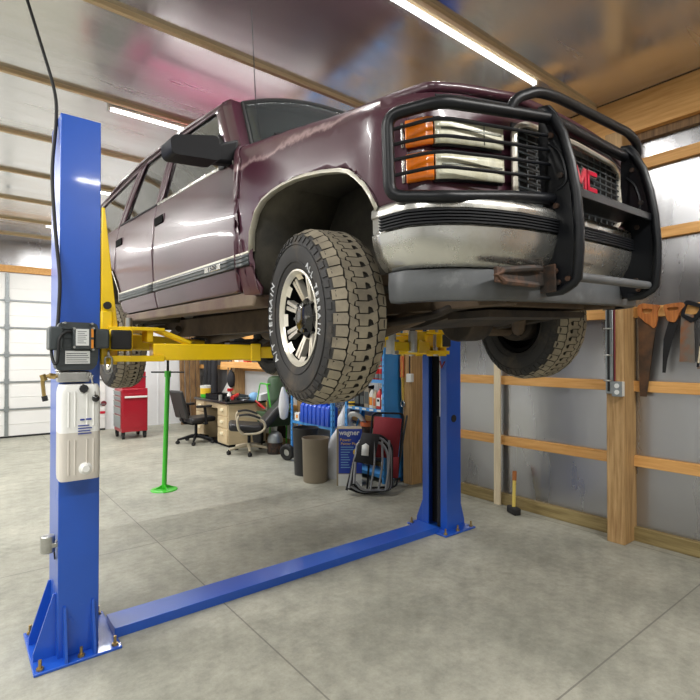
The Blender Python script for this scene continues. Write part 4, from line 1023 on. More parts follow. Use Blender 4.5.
# red tool chest
t = thing('tool_chest', 'red rolling tool chest with a white push handle by the white door', 'tool chest', (2.63, 10.05, 0))
m = MB(); m.box(-.23, .23, -.27, .27, .13, .93); body = pt(t, m, 'body', 'red', bevel=.01)
pt(t, MB().box(-.20, .20, -.275, -.27, .2, .84), 'side_panel', 'red', body, bevel=.004)
for i, (z0, z1) in enumerate(((.80, .89), (.71, .79), (.60, .70), (.45, .59), (.20, .44))):
    d = pt(t, MB().box(-.245, -.23, -.25, .25, z0, z1), 'drawer', 'red', bevel=.004)
    pt(t, MB().box(-.262, -.245, -.25, .25, z1-.018, z1-.004), 'drawer_pull', 'steel', d, bevel=.003)
    pt(t, MB().box(-.247, -.2455, -.25, .25, z0+.005, z1-.022), 'drawer_face', 'galv', d)
m = MB(); m.box(-.19, .21, -.325, -.305, .76, .795); m.box(-.17, -.15, -.31, -.27, .77, .785); m.box(.17, .19, -.31, -.27, .77, .785); pt(t, m, 'push_handle', 'white_plastic', bevel=.006)
for sx in (-1, 1):
    for sy in (-1, 1):
        m = MB(); m.cyl((sx*.19-.02, sy*.22, .05), (sx*.19+.02, sy*.22, .05), .05, n=18); m.box(sx*.19-.03, sx*.19+.03, sy*.22-.02, sy*.22+.03, .06, .13); pt(t, m, 'caster', 'black_rubber')
t = tag(MB().box(2.44, 2.86, 9.9, 10.3, .93, 1.24).build('tool_box', M['red'], None, (2.65, 10.1, .93), bevel=.012), 'red upper tool box sitting on top of the rolling tool chest', 'tool box')
MB().box(2.44, 2.86, 9.888, 9.9, 1.13, 1.15).build('lid_seam', M['dark_grey'], t, (2.65, 10.1, .93))

# tall green support stand
t = thing('support_stand', 'bright green tall screw stand with round foot under the SUV', 'jack stand', (1.90, 5.86, 0))
pt(t, MB().lathe([(0, .016), (.13, .014), (.145, .010), (.15, 0), (0, 0)], n=36), 'foot', 'green')
pt(t, MB().cyl((0, 0, .02), (.03, -.02, 1.32), .027), 'post', 'green')
m = MB()
for a in (0, PI/2, PI, 3*PI/2):
    m.prism([(.02, .02), (.12, .018), (.03, .06), (.02, .06)], -.004, .004, 'xz', xf=lambda p, a=a: Matrix.Rotation(a, 3, 'Z') @ p)
pt(t, m, 'foot_rib', 'green')
pt(t, MB().cyl((.03, -.02, 1.30), (.03, -.02, 1.37), .036), 'collar', 'green')
pt(t, MB().cyl((.03, -.02, 1.36), (.03, -.02, 1.66), .014), 'screw', 'black_rubber')
d = V((.785, -.62, 0)); pt(t, MB().cyl(V((.03, -.02, 1.355))-d*.19, V((.03, -.02, 1.355))+d*.19, .009), 'turn_handle', 'black_rubber')
pt(t, MB().cyl((.03, -.02, 1.66), (.03, -.02, 1.68), .04), 'saddle', 'black_rubber')

# chairs; own frame +x = forward
def star(t, m, col, R=.31):
    mb = MB()
    for k in range(5):
        a = 2*PI*k/5+.3; c, s = math.cos(a), math.sin(a)
        mb.tube([V((c*r, s*r, z)) for r, z in ((.02, .12), (.12, .115), (R, .075))], [.032, .028, .018], 8)
    mb.cyl((0, 0, .09), (0, 0, .16), .04)
    pt(t, mb, 'base', m)
    for k in range(5):
        a = 2*PI*k/5+.3; c, s = math.cos(a)*R, math.sin(a)*R
        mb = MB(); mb.cyl((c-.02, s-.012, .03), (c+.02, s+.012, .03), .03, n=14); mb.cyl((c, s, .045), (c, s, .08), .012, n=8); pt(t, mb, 'caster', col)
    pt(t, MB().cyl((0, 0, .12), (0, 0, .36), .026), 'gas_lift', 'black_plastic')
def cushion(nx, ny, nz, c, tilt=0., r=.06):
    mb = MB(); mb.obox((0, 0, 0), (nx, ny, nz)); R = Matrix.Translation(c) @ Matrix.Rotation(tilt, 4, 'Y'); mb.xform(R); return mb
t = thing('office_chair', 'black armed task chair with thin tilted back near the green stand', 'office chair', (3.36, 8.66, 0), .15)
star(t, 'black_plastic', 'black_rubber')
pt(t, cushion(.48, .46, .09, (.03, 0, .42), -.03), 'seat', 'leather', bevel=.04, seg=4)
pt(t, MB().box(-.12, .10, -.08, .08, .33, .385), 'seat_plate', 'black_plastic')
pt(t, cushion(.06, .42, .50, (-.32, 0, .70), -.26), 'backrest', 'leather', bevel=.028, seg=4)
pt(t, MB().tube(spline([(-.05, 0, .36), (-.22, 0, .37), (-.27, 0, .46), (-.31, 0, .62)]), .02, 8), 'back_support', 'black_plastic')
for s in (-1, 1):
    m = MB(); m.beam((.04, s*.20, .36), (.04, s*.29, .36), .06, .03); m.beam((.04, s*.29, .35), (.0, s*.29, .645), .06, .03); a = pt(t, m, 'armrest_post', 'black_plastic', bevel=.008)
    m = MB(); m.prism(rounded([(-.15, -.045), (.13, -.045), (.13, .045), (-.15, .045)], .035), .645, .685, 'xy', xf=lambda p, s=s: p+V((0, s*.29, 0))); pt(t, m, 'armrest', 'black_rubber', a, bevel=.012)
t = thing('office_chair', 'reclined black executive chair with beige arms and beige star base', 'office chair', (3.68, 7.25, 0), math.radians(156))
star(t, 'beige', 'black_rubber', .33)
pt(t, cushion(.52, .52, .12, (.06, 0, .42), -.10), 'seat', 'leather', bevel=.05, seg=4)
pt(t, MB().box(-.14, .12, -.10, .10, .31, .375), 'seat_plate', 'black_plastic')
b_ = pt(t, cushion(.13, .54, .66, (-.42, 0, .665), -.74), 'backrest', 'leather', bevel=.055, seg=4)
pt(t, cushion(.06, .40, .20, (-.545, 0, .875), -.74), 'headrest', 'leather', b_, bevel=.028, seg=4)
pt(t, MB().tube(spline([(-.02, 0, .33), (-.2, 0, .36), (-.30, 0, .50)]), .03, 8), 'back_support', 'black_plastic')
for s in (-1, 1):
    m = MB(); m.tube(spline([(.10, s*.29, .34), (.17, s*.31, .42), (.19, s*.31, .56), (.14, s*.31, .62), (-.05, s*.31, .60), (-.20, s*.31, .52), (-.22, s*.31, .42), (-.12, s*.30, .35), (.10, s*.29, .34)], 6)[:-1], .019, 8, closed=True)
    a = pt(t, m, 'arm_loop', 'beige')
    pt(t, MB().tube(spline([(.17, s*.31, .625), (.02, s*.31, .635), (-.15, s*.31, .575)]), .022, 8), 'arm_pad', 'black_rubber', a)

# desk
t = thing('desk', 'tan kneehole desk with black top against the right wall', 'desk', (3.95, 8.55, 0))
o = (0, 0, 0); x0, x1, ya, yb = -.35, .36, -.70, .70
pt(t, MB().box(x0-.04, x1, ya-.03, yb+.03, .725, .76), 'desktop', 'screen_black', bevel=.005)
for y0, y1, nm in ((ya, ya+.42, 'pedestal'), (yb-.42, yb, 'pedestal')):
    p = pt(t, MB().box(x0, x1, y0, y1, .04, .725), nm, 'desk', bevel=.004)
    for z0, z1 in ((.52, .70), (.32, .50), (.07, .30)):
        d = pt(t, MB().box(x0-.016, x0, y0+.02, y1-.02, z0, z1), 'drawer', 'desk', p, bevel=.004)
        yc = (y0+y1)/2
        pt(t, MB().prism(rounded([(yc-.06, z1-.10), (yc+.06, z1-.10), (yc+.045, z1-.055), (yc-.045, z1-.055)], .015), x0-.038, x0-.016, 'yz'), 'drawer_handle', 'knob', p, bevel=.006)
pt(t, MB().box(x0+.01, x0+.03, ya+.42, yb-.42, .62, .725), 'center_drawer', 'desk')
pt(t, MB().box(x1-.03, x1-.01, ya+.42, yb-.42, .2, .725), 'back_panel', 'desk')
pt(t, MB().box(x0+.02, x1, ya+.02, yb-.02, 0, .04), 'plinth', 'black_plastic')
def lathe_thing(name, label, cat, loc, prof, m, parts=(), group=None, n=20, tilt=None):
    o = MB().lathe(prof, n=n).build(name, M[m], None, (0, 0, 0)); o.location = loc; tag(o, label, cat, group)
    for nm, pf, mm in parts: MB().lathe(pf, n=n).build(nm, M[mm], o, (0, 0, 0))
    return o
Z = .762
lathe_thing('plastic_tub', 'white plastic tub with a yellow band and green foot on the desk', 'tub', (3.72, 9.12, Z), [(0, 0), (.085, 0), (.10, .22), (.095, .22), (.08, .01), (0, .01)], 'white_plastic', [('yellow_band', [(.0925, .06), (.1005, .17), (.099, .17), (.091, .06)], 'gold'), ('green_band', [(.087, 0), (.0925, .06), (.091, .06), (.085, 0)], 'green')])
def tray(name, label, cat, x, y, sx, sy, h, m='black_plastic', rz=0.):
    mb = MB(); mb.box(-sx, sx, -sy, sy, 0, .012)
    for s in (-1, 1): mb.box(s*sx-.008, s*sx+.008, -sy, sy, 0, h); mb.box(-sx, sx, s*sy-.008, s*sy+.008, 0, h)
    o = mb.build(name, M[m], None); o.location = (x, y, Z); o.rotation_euler = (0, 0, rz); return tag(o, label, cat)
tray('paper_tray', 'black open tray in the middle of the black desktop', 'tray', 3.80, 8.70, .15, .18, .09, rz=.2)
tray('paper_tray', 'low black tray at the wall side of the desk', 'tray', 4.12, 8.52, .10, .20, .06, 'dark_grey', rz=-.1)
t = lathe_thing('spray_bottle', 'white spray bottle with red trigger on the near desk corner', 'spray bottle', (3.74, 8.12, Z), [(0, 0), (.035, 0), (.036, .11), (.014, .145), (.014, .16), (0, .16)], 'white_plastic')
MB().prism([(-.02, .155), (.03, .155), (.075, .185), (.075, .205), (-.03, .215), (-.035, .17)], -.013, .013, 'xz').build('trigger_head', M['red_plastic'], t, (0, 0, 0), bevel=.004)
t = thing('cordless_drill', 'red and black cordless drill lying on the desk', 'drill', (3.78, 7.98, Z), .6)
pt(t, MB().cyl((-.09, 0, .06), (.10, 0, .10), .036, .030, n=16), 'motor_body', 'red_plastic'); pt(t, MB().cyl((.10, 0, .10), (.15, 0, .11), .022, .015), 'chuck', 'black_plastic'); pt(t, MB().box(-.07, -.02, -.02, .10, .03, .07), 'grip', 'black_rubber', bevel=.01); pt(t, MB().box(-.09, 0, .09, .15, 0, .08), 'battery', 'black_plastic', bevel=.01)
t = thing('ball_cap', 'blue and white cap on the desk near the wall', 'cap', (4.18, 8.05, Z), 2.4)
pt(t, MB().lathe([(.095, 0), (.098, .05), (.08, .10), (.04, .125), (0, .13)], n=20), 'crown', 'lightblue'); pt(t, MB().prism(rounded([(.06, -.08), (.19, -.06), (.19, .06), (.06, .08)], .06), .0, .008, 'xy'), 'brim', 'black_plastic')
tag(MB().prism([(0, 0), (.22, .02), (.16, .14), (.02, .10)], -.07, .07, 'xz').build('paper_bag', M['white_film'], None), 'crumpled white plastic bag on the end of the desk', 'bag').location = (4.12, 7.78, Z)
t = thing('cable_bundle', 'grey and black tangle of cords on the near end of the desk', 'cable'); t.location = (3.95, 8.02, Z+.004)
for k, mm in enumerate(('grey_tube', 'black_rubber', 'dark_grey')):
    pt(t, MB().tube([V(((.09+.015*k)*math.cos(a), (.13-.02*k)*math.sin(a), .012+.014*k+.006*math.sin(3*a+k))) for a in [2*PI*i/28 for i in range(28)]], .010, 6, closed=True), 'cord', mm)
t = tag(MB().cyl((0, 0, 0), (0, 0, .10), .032).build('tin_can', M['steel'], None), 'small grey tin on the front edge of the desk', 'can'); t.location = (3.62, 8.22, Z)

# things along the far end of the right wall
for i, (x, w, h, ln, lb) in enumerate(((4.02, .10, 2.35, .05, 'rough brown board leaning in the back corner, leftmost of four'), (4.14, .09, 2.2, .10, 'rough board leaning in the back corner, second from the left'), (4.26, .12, 2.5, .02, 'rough board leaning in the back corner, third from the left'), (4.385, .09, 2.3, .08, 'rough board leaning in the back corner, beside the right wall'))):
    t = thing('wooden_board', lb, 'board', (x, 11.1, 0), group='boards leaning in the back corner')
    pt(t, MB().beam((0, 0, 0), (0, .22, h), .035, w, up=(1, 0, 0)), 'plank', 'wood_old', bevel=.004)
for i, (y, h, r, lb) in enumerate(((10.62, 1.62, .07, 'tall black tube bag behind the desk, nearest the back corner'), (10.42, 1.70, .06, 'tall black tube bag behind the desk, middle one'), (10.2, 1.56, .075, 'tall black tube bag behind the desk, nearest the desk'))):
    t = thing('tube_bag', lb, 'bag', (4.36, y, 0), group='tube bags behind the desk')
    pt(t, MB().lathe([(0, 0), (r, .01), (r*1.05, .4), (r*.95, h*.7), (r*.8, h-.05), (.02, h)], n=16), 'bag_body', 'fabric'); pt(t, MB().tube([(-r-.004, 0, h*.45), (-r-.05, 0, h*.6), (-r+.005, 0, h*.75)], .008, 6), 'strap', 'black_rubber')
tag(MB().beam((4.40, 9.62, 0), (4.49, 9.80, 1.75), .03, .03).build('wooden_stick', M['wood_old'], None, (4.40, 9.62, 0)), 'thin wooden stick leaning on the wall behind the desk', 'stick')
tag(MB().mesh([V((4.26, 9.62, .762)), V((4.22, 9.22, .762)), V((4.42, 9.07, 1.26)), V((4.44, 9.40, 1.28))], [(0, 1, 2, 3)]).build('paper_sheet', M['white_plastic'], None, (4.3, 9.3, .80), solid=.006), 'white sheet leaning behind the desk against the wall', 'sheet')
t = thing('plank_shelf', 'long wooden plank shelf on the right wall above the desk', 'shelf', (4.36, 8.4, 1.40))
pt(t, MB().box(-.17, .11, -1.15, 1.1, -.02, .02), 'plank', 'wood_y', bevel=.003); pt(t, MB().box(-.172, -.14, -1.15, 1.1, -.09, -.02), 'edge_board', 'wood_y')
for y in (-.9, .9): pt(t, MB().prism([(-.12, -.02), (.11, -.02), (.11, -.22)], y-.015, y+.015, 'xz'), 'bracket', 'wood_old')
for k, (y, s, mm, lb) in enumerate(((8.95, .07, 'white_plastic', 'white carton on the plank shelf'), (8.6, .06, 'red_plastic', 'red carton on the plank shelf'), (8.2, .08, 'dark_grey', 'grey carton on the plank shelf'), (7.85, .06, 'cardblue', 'blue carton on the plank shelf'))):
    t = tag(MB().box(-s, s, -s*1.3, s*1.3, 0, .09).build('carton', M[mm], None, bevel=.006), lb, 'box'); t.location = (4.34, y, 1.421)
t = thing('backpack', 'dark bag hanging on the wall post above the desk', 'bag', (4.24, 9.12, .96))
pt(t, MB().sphere((0, 0, .12), .15, sq=(.45, .8, 1.1)), 'bag_body', 'fabric'); pt(t, MB().tube([(0, -.05, .26), (0, 0, .34), (0, .05, .26)], .008, 6), 'strap', 'black_rubber')
# green cart, drum and clutter behind the reclined chair
t = thing('garden_cart', 'green tube-framed cart behind the reclined chair', 'cart', (4.27, 7.52, 0), math.radians(90)); t.scale = (.8, .8, .95)
m = MB(); m.prism([(-.35, .62), (.35, .62), (.25, .38), (-.28, .38)], -.24, .24, 'xz'); pt(t, m, 'tray', 'green_dark', bevel=.02)
m = MB()
for s in (-1, 1): m.tube(smooth_path([(.30, s*.22, .50), (-.30, s*.22, .66), (-.12, s*.22, 1.12), (.18, s*.22, 1.13), (.30, s*.22, .80)], .06), .014, 8)
m.tube([(-.12, -.22, 1.12), (-.12, .22, 1.12)], .014, 8); m.tube([(-.2, -.2, .02), (-.22, -.2, .4)], .014); m.tube([(-.2, .2, .02), (-.22, .2, .4)], .014); pt(t, m, 'tube_frame', 'green')
m = MB(); m.lathe([(.10, -.03), (.17, -.045), (.2, -.03), (.2, .03), (.17, .045), (.10, .03)], (.12, -.30, .2), (0, 1, 0), 28, closed=True); m.cyl((.12, -.33, .2), (.12, -.27, .2), .10, n=24); pt(t, m, 'wheel', 'black_rubber')
m = MB(); m.lathe([(.10, -.03), (.17, -.045), (.2, -.03), (.2, .03), (.17, .045), (.10, .03)], (.12, .30, .2), (0, 1, 0), 28, closed=True); m.cyl((.12, .33, .2), (.12, .27, .2), .10, n=24); pt(t, m, 'wheel', 'black_rubber')
lathe_thing('drum', 'dull dark green drum standing in the green cart by the wall', 'drum', (4.28, 7.46, .53), [(0, 0), (.14, 0), (.145, .02), (.14, .25), (.147, .27), (.14, .29), (.14, .58), (.12, .64), (.05, .67), (0, .67)], 'green_dark', n=28)
t = thing('bolt_cutter', 'red handled cutter resting on the end of the green cart', 'tool', (4.17, 7.62, .60), 1.9)
m = MB(); m.tube([(0, 0, .03), (.12, .02, .12), (.22, .0, .16)], .014, 8); m.tube([(0, 0, .03), (.13, -.05, .05), (.24, -.06, .09)], .014, 8); pt(t, m, 'grip', 'red_plastic'); pt(t, MB().beam((0, 0, .03), (-.12, .01, .02), .03, .015), 'jaw', 'steel')
lathe_thing('pail', 'grey domed pail with rusty brown lower half beside the green cart', 'pail', (3.98, 6.95, 0), [(0, 0), (.115, 0), (.12, .18), (.122, .20), (.118, .25), (.095, .31), (.05, .345), (0, .352)], 'galv', [('rusty_lower', [(.118, .0), (.123, .18), (.1225, .18), (.1175, 0)], 'rust')], n=28)
t = thing('spare_wheel', 'small black wheel leaning at the left end of the blue shelves', 'wheel', (3.86, 6.38, 0), .4)
pt(t, MB().lathe([(.05, -.03), (.10, -.04), (.12, -.025), (.12, .025), (.10, .04), (.05, .03)], (0, 0, .12), (1, 0, .15), 26, closed=True), 'tire', 'black_rubber'); pt(t, MB().cyl((-.02, 0, .118), (.02, 0, .122), .052), 'hub', 'steel')
def sack(name, label, pts, m, loc, rz=0):
    mb = MB(); n = 14; rings = []
    for z, rx, ry, ox in pts: rings.append([mb.bm.verts.new((ox+rx*math.cos(2*PI*i/n)*(1+.08*math.sin(5*i+z*20)), ry*math.sin(2*PI*i/n)*(1+.08*math.cos(3*i+z*30)), z)) for i in range(n)])
    for A, B in zip(rings, rings[1:]):
        for j in range(n): mb._f((A[j], A[(j+1) % n], B[(j+1) % n], B[j]))
    mb._f(rings[0][::-1]); mb._f(rings[-1])
    o = mb.build(name, M[m], None); o.location = loc; o.rotation_euler = (0, 0, rz); return tag(o, label, 'bag')
sack('plastic_bag', 'white plastic bag hanging at the left end of the blue shelves', [(0, .02, .02, 0), (.03, .06, .04, 0), (.2, .085, .05, .01), (.36, .07, .04, 0), (.46, .03, .02, -.01), (.50, .015, .012, -.01)], 'white_film', (3.985, 6.70, .56), FACE)
sack('plastic_sack', 'white sack leaning behind the taupe bin', [(0, .15, .10, 0), (.1, .17, .11, 0), (.35, .14, .09, .02), (.52, .09, .06, .05), (.66, .03, .025, .08)], 'white_film', (3.80, 5.12, 0), FACE)
# bins
lathe_thing('waste_bin', 'tall black waste bin half behind the taupe bin', 'bin', (3.60, 5.50, 0), [(0, 0), (.14, 0), (.165, .57), (.172, .58), (.172, .61), (.160, .61), (.136, .02), (0, .02)], 'bin_black', n=36)
lathe_thing('waste_bin', 'smooth taupe waste bin in front of the black bin', 'bin', (3.50, 5.12, 0), [(0, 0), (.142, 0), (.150, .01), (.163, .50), (.169, .515), (.169, .535), (.159, .535), (.145, .02), (0, .02)], 'taupe', n=36)
# printed blue carton
t = thing('printed_box', 'tall blue printed carton with grey sides beside the folded chairs', 'box', (3.74, 4.75, 0), FACE)
bx = pt(t, MB().box(-.15, .15, -.10, .10, 0, .68), 'carton', 'card', bevel=.006)
pt(t, MB().box(-.125, .152, -.104, -.10, .15, .675), 'front_print', 'cardblue')
F = lambda x, z: Matrix.Translation((x, -.1045, z)) @ Matrix(((1, 0, 0, 0), (0, 0, -1, 0), (0, 1, 0, 0), (0, 0, 0, 1)))
pt(t, MB().text('wagner', .085, F(.0, .63), .0008, sx=.95, bold=.002), 'brand_print', 'label_white')
pt(t, MB().text('Power', .05, F(-.045, .545), .0008).text('Painter Plus', .042, F(.0, .50), .0008), 'title_print', 'gold')
m = MB()
for i in range(9): m.box(-.10, -.10+(.19 if i < 2 else .11)*(.8+.2*((i*7) % 3)/2), -.1052, -.104, .455-.03*i, .465-.03*i)
pt(t, m, 'text_lines', 'lightblue')
pt(t, MB().cyl((.09, -.104, .40), (.09, -.106, .40), .045), 'print_emblem', 'gold'); pt(t, MB().box(-.13, .15, -.106, -.10, .0, .14), 'print_foot', 'label_white')
# blue steel shelving
def shelving(y0, y1, label, zs, x0=4.05, x1=4.36, H_=1.95):
    t = thing('shelving_unit', label, 'shelf', (x0, y0, 0))
    w, d = y1-y0, x1-x0
    for x in (0, d):
        for y in (0, w):
            sx = 1 if x == 0 else -1; sy = 1 if y == 0 else -1
            m = MB(); m.box(*sorted((x, x+sx*.045)), *sorted((y, y+sy*.004)), 0, H_); m.box(*sorted((x, x+sx*.004)), *sorted((y, y+sy*.045)), 0, H_)
            m.mi = 1
            for k in range(24): m.box(*sorted((x-sx*.001, x-sx*.0005)), *sorted((y+sy*.018, y+sy*.028)), .08+.078*k, .105+.078*k); m.box(*sorted((x+sx*.018, x+sx*.028)), *sorted((y-sy*.001, y-sy*.0005)), .08+.078*k, .105+.078*k)
            pt(t, m, 'upright', ('shelf_blue', 'black_rubber'))
    if y0 < 5: pt(t, MB().box(.005, d-.005, -.003, .0, .05, H_-.02), 'end_panel', 'shelf_blue')
    for z in zs:
        m = MB(); m.box(.005, d-.005, .005, w-.005, z-.012, z); m.box(.004, .012, .005, w-.005, z-.04, z); m.box(d-.012, d-.004, .005, w-.005, z-.04, z)
        pt(t, m, 'shelf_board', 'shelf_blue')
    m = MB(); m.beam((.02, .006, .12), (d-.02, .006, .85), .004, .03, up=(0, 1, 0)); m.beam((.02, w-.006, .12), (d-.02, w-.006, .85), .004, .03, up=(0, 1, 0)); pt(t, m, 'brace', 'shelf_blue')
    return t
ZR = (.10, .50, .89, 1.25, 1.62, 1.93); ZL = (.10, .56, 1.0, 1.45, 1.93)
shelving(4.46, 5.24, 'blue slotted steel shelving nearest the lift column, crowded with bottles', ZR)
shelving(5.52, 6.60, 'blue steel shelving behind the bins, holding blue jugs', ZL)
m = MB()
for y in (4.52, 4.66, 4.80, 4.94, 5.08): m.box(4.044, 4.0485, y, y+.075, .862, .884)
m.build('price_strip', M['label_white'], [o for o in bpy.data.objects if o.name.startswith('shelving_unit')][0], (4.05, 4.46, 0))
CAN = [(0, 0), (.033, 0), (.034, .004), (.034, .125), (.028, .137), (.014, .14), (.014, .150), (0, .150)]
can0 = None
for row in range(2):
    for k in range(9):
        for d in range(2):
            loc = (4.10+.08*d, 4.56+.076*k, 1.251+.158*row)
            if can0 is None:
                can0 = lathe_thing('spray_can', 'red and grey can stacked two high on the upper blue shelf', 'can', loc, CAN, 'red_plastic', [('label_band', [(.0345, .015), (.0345, .07), (.034, .07), (.034, .015)], 'grey_tube'), ('cap', [(.029, .132), (.030, .153), (0, .155)], 'label_white')], 'cans on the upper blue shelf', 14)
            else:
                c = copy_tree(can0); c.location = loc
def jugthing(name, label, loc, w, d, h, m, cap='black_plastic', band=None, neck=.2, rz=0., cat='bottle', group=None):
    mb = MB(); prof = rounded([(-d/2, -w/2), (d/2, -w/2), (d/2, w/2), (-d/2, w/2)], min(w, d)*.22, 3)
    n = len(prof); R = []
    for f, k in ((0, .94), (.03, 1), (.6, 1), (1-neck, .96), (1-neck*.45, .62), (1-neck*.25, .34), (.94, .30)): R.append([mb.bm.verts.new((x*k, y*k, f*h)) for x, y in prof])
    for A, B in zip(R, R[1:]):
        for j in range(n): mb._f((A[j], A[(j+1) % n], B[(j+1) % n], B[j]))
    mb._f(R[0][::-1]); mb._f(R[-1])
    o = mb.build(name, M[m], None); o.location = loc; o.rotation_euler = (0, 0, rz); tag(o, label, cat, group)
    MB().cyl((0, 0, h*.92), (0, 0, h), min(w, d)*.2, n=14).build('cap', M[cap], o, (0, 0, 0))
    if band: MB().box(-d/2-.0015, -d/2, -w*.38, w*.38, h*.15, h*.55).build('label_panel', M[band], o, (0, 0, 0))
    return o
S2 = .891; SH = ' on the middle blue shelf'
t = lathe_thing('tape_roll', 'roll of yellow and black tape at the left end of the middle blue shelf', 'tape', (4.10, 5.13, S2), [(.03, 0), (.06, 0), (.06, .05), (.03, .05), (.03, 0)], 'gold', n=24)
MB().lathe([(.0602, .012), (.0605, .038), (.0602, .038)], n=24).build('tape_stripe', M['black_rubber'], t, (0, 0, 0))
jugthing('oil_bottle', 'black oil bottle left of its twin'+SH, (4.11, 5.02, S2), .10, .07, .25, 'black_plastic', 'black_gloss', 'dark_grey')
jugthing('oil_bottle', 'black oil bottle next to the grey carton'+SH, (4.11, 4.915, S2), .10, .07, .26, 'black_plastic', 'black_gloss', 'dark_grey')
t = tag(MB().box(-.035, .035, -.045, .045, 0, .265).build('carton', M['taupe'], None, bevel=.004), 'tall grey carton between the black bottles and the spray bottle', 'box'); t.location = (4.10, 4.815, S2)
MB().box(-.0365, -.035, -.035, .035, .05, .2).build('label_panel', M['dark_grey'], t, (0, 0, 0))
t = jugthing('spray_bottle', 'white spray bottle with a black trigger'+SH, (4.10, 4.735, S2), .075, .06, .25, 'white_plastic', 'black_plastic', 'orange', .3, cat='spray bottle')
MB().prism([(-.07, .25), (-.07, .275), (.02, .285), (.02, .245), (-.02, .24)], -.01, .01, 'xz').build('trigger', M['black_plastic'], t, (0, 0, 0), bevel=.003)
jugthing('cleaner_bottle', 'slim cream bottle with orange label'+SH, (4.09, 4.665, S2), .055, .05, .23, 'beige', 'beige', 'orange_plastic', .35)
t = jugthing('fluid_jug', 'red jug with a black and white label'+SH, (4.10, 4.59, S2), .085, .07, .25, 'red_plastic', 'red_plastic', 'label_white', .3)
MB().box(-.0375, -.0365, -.02, .02, .09, .12).build('label_print', M['black_rubber'], t, (0, 0, 0))
jugthing('fluid_jug', 'white jug at the right end of the middle blue shelf', (4.11, 4.507, S2), .075, .09, .22, 'white_plastic', 'white_plastic', 'grey_tube', .2)
# lower shelves
t = tag(MB().lathe([(.10, -.015), (.15, -.02), (.165, 0), (.15, .02), (.10, .015)], (0, 0, .165), (.5, .1, .2), 28, closed=True).build('white_ring', M['white_plastic'], None), 'white round rim standing on the lower blue shelf', 'ring'); t.location = (4.14, 5.10, .50)
t = lathe_thing('bucket', 'orange-brown tub on the lower blue shelf behind the blue carton', 'tub', (4.14, 4.87, .501), [(0, 0), (.09, 0), (.10, .20), (.09, .20), (.08, .02), (0, .02)], 'orange_plastic', [('label_band', [(.0935, .05), (.0985, .15), (.098, .15), (.093, .05)], 'rust')])
t = tag(MB().sphere((0, 0, .09), .10, sq=(1, 1, .9)).build('helmet', M['green_dark'], None), 'dark rounded helmet on the lower blue shelf', 'helmet'); t.location = (4.18, 4.69, .50); MB().box(-.11, -.03, -.06, .06, .02, .05).build('visor', M['black_plastic'], t, (0, 0, 0), bevel=.01)
b0 = None
for k in range(8):
    loc = (4.11, 5.62+.106*k, .561)
    if k == 7: continue
    if b0 is None: b0 = jugthing('oil_jug', 'blue oil jug in the row on the blue shelf behind the bins', loc, .095, .17, .31, 'plastic_blue', 'plastic_blue', None, .18, group='blue jugs on the shelf')
    else: copy_tree(b0).location = loc
t = tag(MB().box(-.05, .05, -.06, .06, 0, .12).build('carton', M['label_white'], None, bevel=.004), 'small white carton at the left end of the blue jugs', 'box'); t.location = (4.11, 6.44, .561)
MB().box(-.0515, -.05, -.03, .02, .04, .09).build('label_panel', M['orange'], t, (0, 0, 0))
t = tag(MB().box(-.10, .12, -.11, .11, 0, .30).build('storage_case', M['black_plastic'], None, bevel=.02), 'black case standing in the gap between the two blue shelves', 'case'); t.location = (4.16, 5.38, .0)
t = tag(MB().box(-.10, .12, -.11, .11, 0, .22).build('storage_case', M['black_plastic'], None, bevel=.03), 'black case stacked second in the gap between the blue shelves', 'case'); t.location = (4.16, 5.38, .301)
sack('plastic_sack', 'white sack on top of the black cases between the blue shelves', [(0, .09, .08, 0), (.05, .11, .10, 0), (.18, .10, .09, 0), (.30, .05, .05, .02), (.36, .02, .02, .02)], 'white_film', (4.16, 5.38, .522))
# folded chairs leaning together
t = thing('camp_chair', 'folded red camp chair leaning on the end of the blue shelving', 'folding chair', (3.93, 4.27, 0), FACE)
lean = Matrix.Translation((0, 0, .01)) @ Matrix.Rotation(math.radians(-9), 4, 'X')
def lpth(pts, r): return MB().tube(smooth_path(pts, .06, 4), r, 8).xform(lean)
pt(t, lpth([(-.24, 0, 0), (-.17, 0, .87), (.20, 0, .86), (.10, 0, .02), (-.22, 0, .01)], .012), 'tube_frame', 'black_plastic')
m = MB(); m.mesh([V((-.20, -.014, .36)), V((.12, -.014, .34)), V((.175, -.014, .80)), V((-.15, -.014, .83))], [(0, 1, 2, 3)]); m.xform(lean); pt(t, m, 'backrest_cloth', 'red_fabric', solid=.008)
m = MB(); m.mesh([V((.02, -.022, .12)), V((.12, -.022, .12)), V((.13, -.022, .36)), V((.03, -.022, .36))], [(0, 1, 2, 3)]); m.xform(lean); pt(t, m, 'seat_cloth', 'red_fabric', solid=.008)
pt(t, lpth([(.24, .03, .84), (.14, .03, .30), (.05, .03, .0)], .011), 'rear_leg', 'dark_grey')
t = thing('folding_lounger', 'folded black and grey lounger with a white tag in front of the red chair', 'folding chair', (3.66, 4.26, 0), FACE+.12)
lean = Matrix.Translation((0, 0, .012)) @ Matrix.Rotation(math.radians(-14), 4, 'X') @ Matrix.Scale(1.13, 4)
for k in range(4):
    o_ = -.03*k; s = 1-.09*k
    pt(t, lpth([(-.24*s, o_, .03+.02*k), (-.10*s-.02*k, o_, .52-.01*k), (.12, o_, .57-.03*k), (.24*s, o_, .46-.03*k), (.18*s+.03, o_, .02), (-.10, o_, .0+.01*k), (-.22*s, o_, .05+.02*k)], .013), 'tube_loop', 'grey_tube' if k % 2 else 'black_plastic')
m = MB(); m.mesh([V((-.17, -.10, .30)), V((.02, -.10, .26)), V((.10, -.08, .56)), V((-.08, -.08, .58))], [(0, 1, 2, 3)]); m.xform(lean); c = pt(t, m, 'folded_cloth', 'fabric', solid=.03)
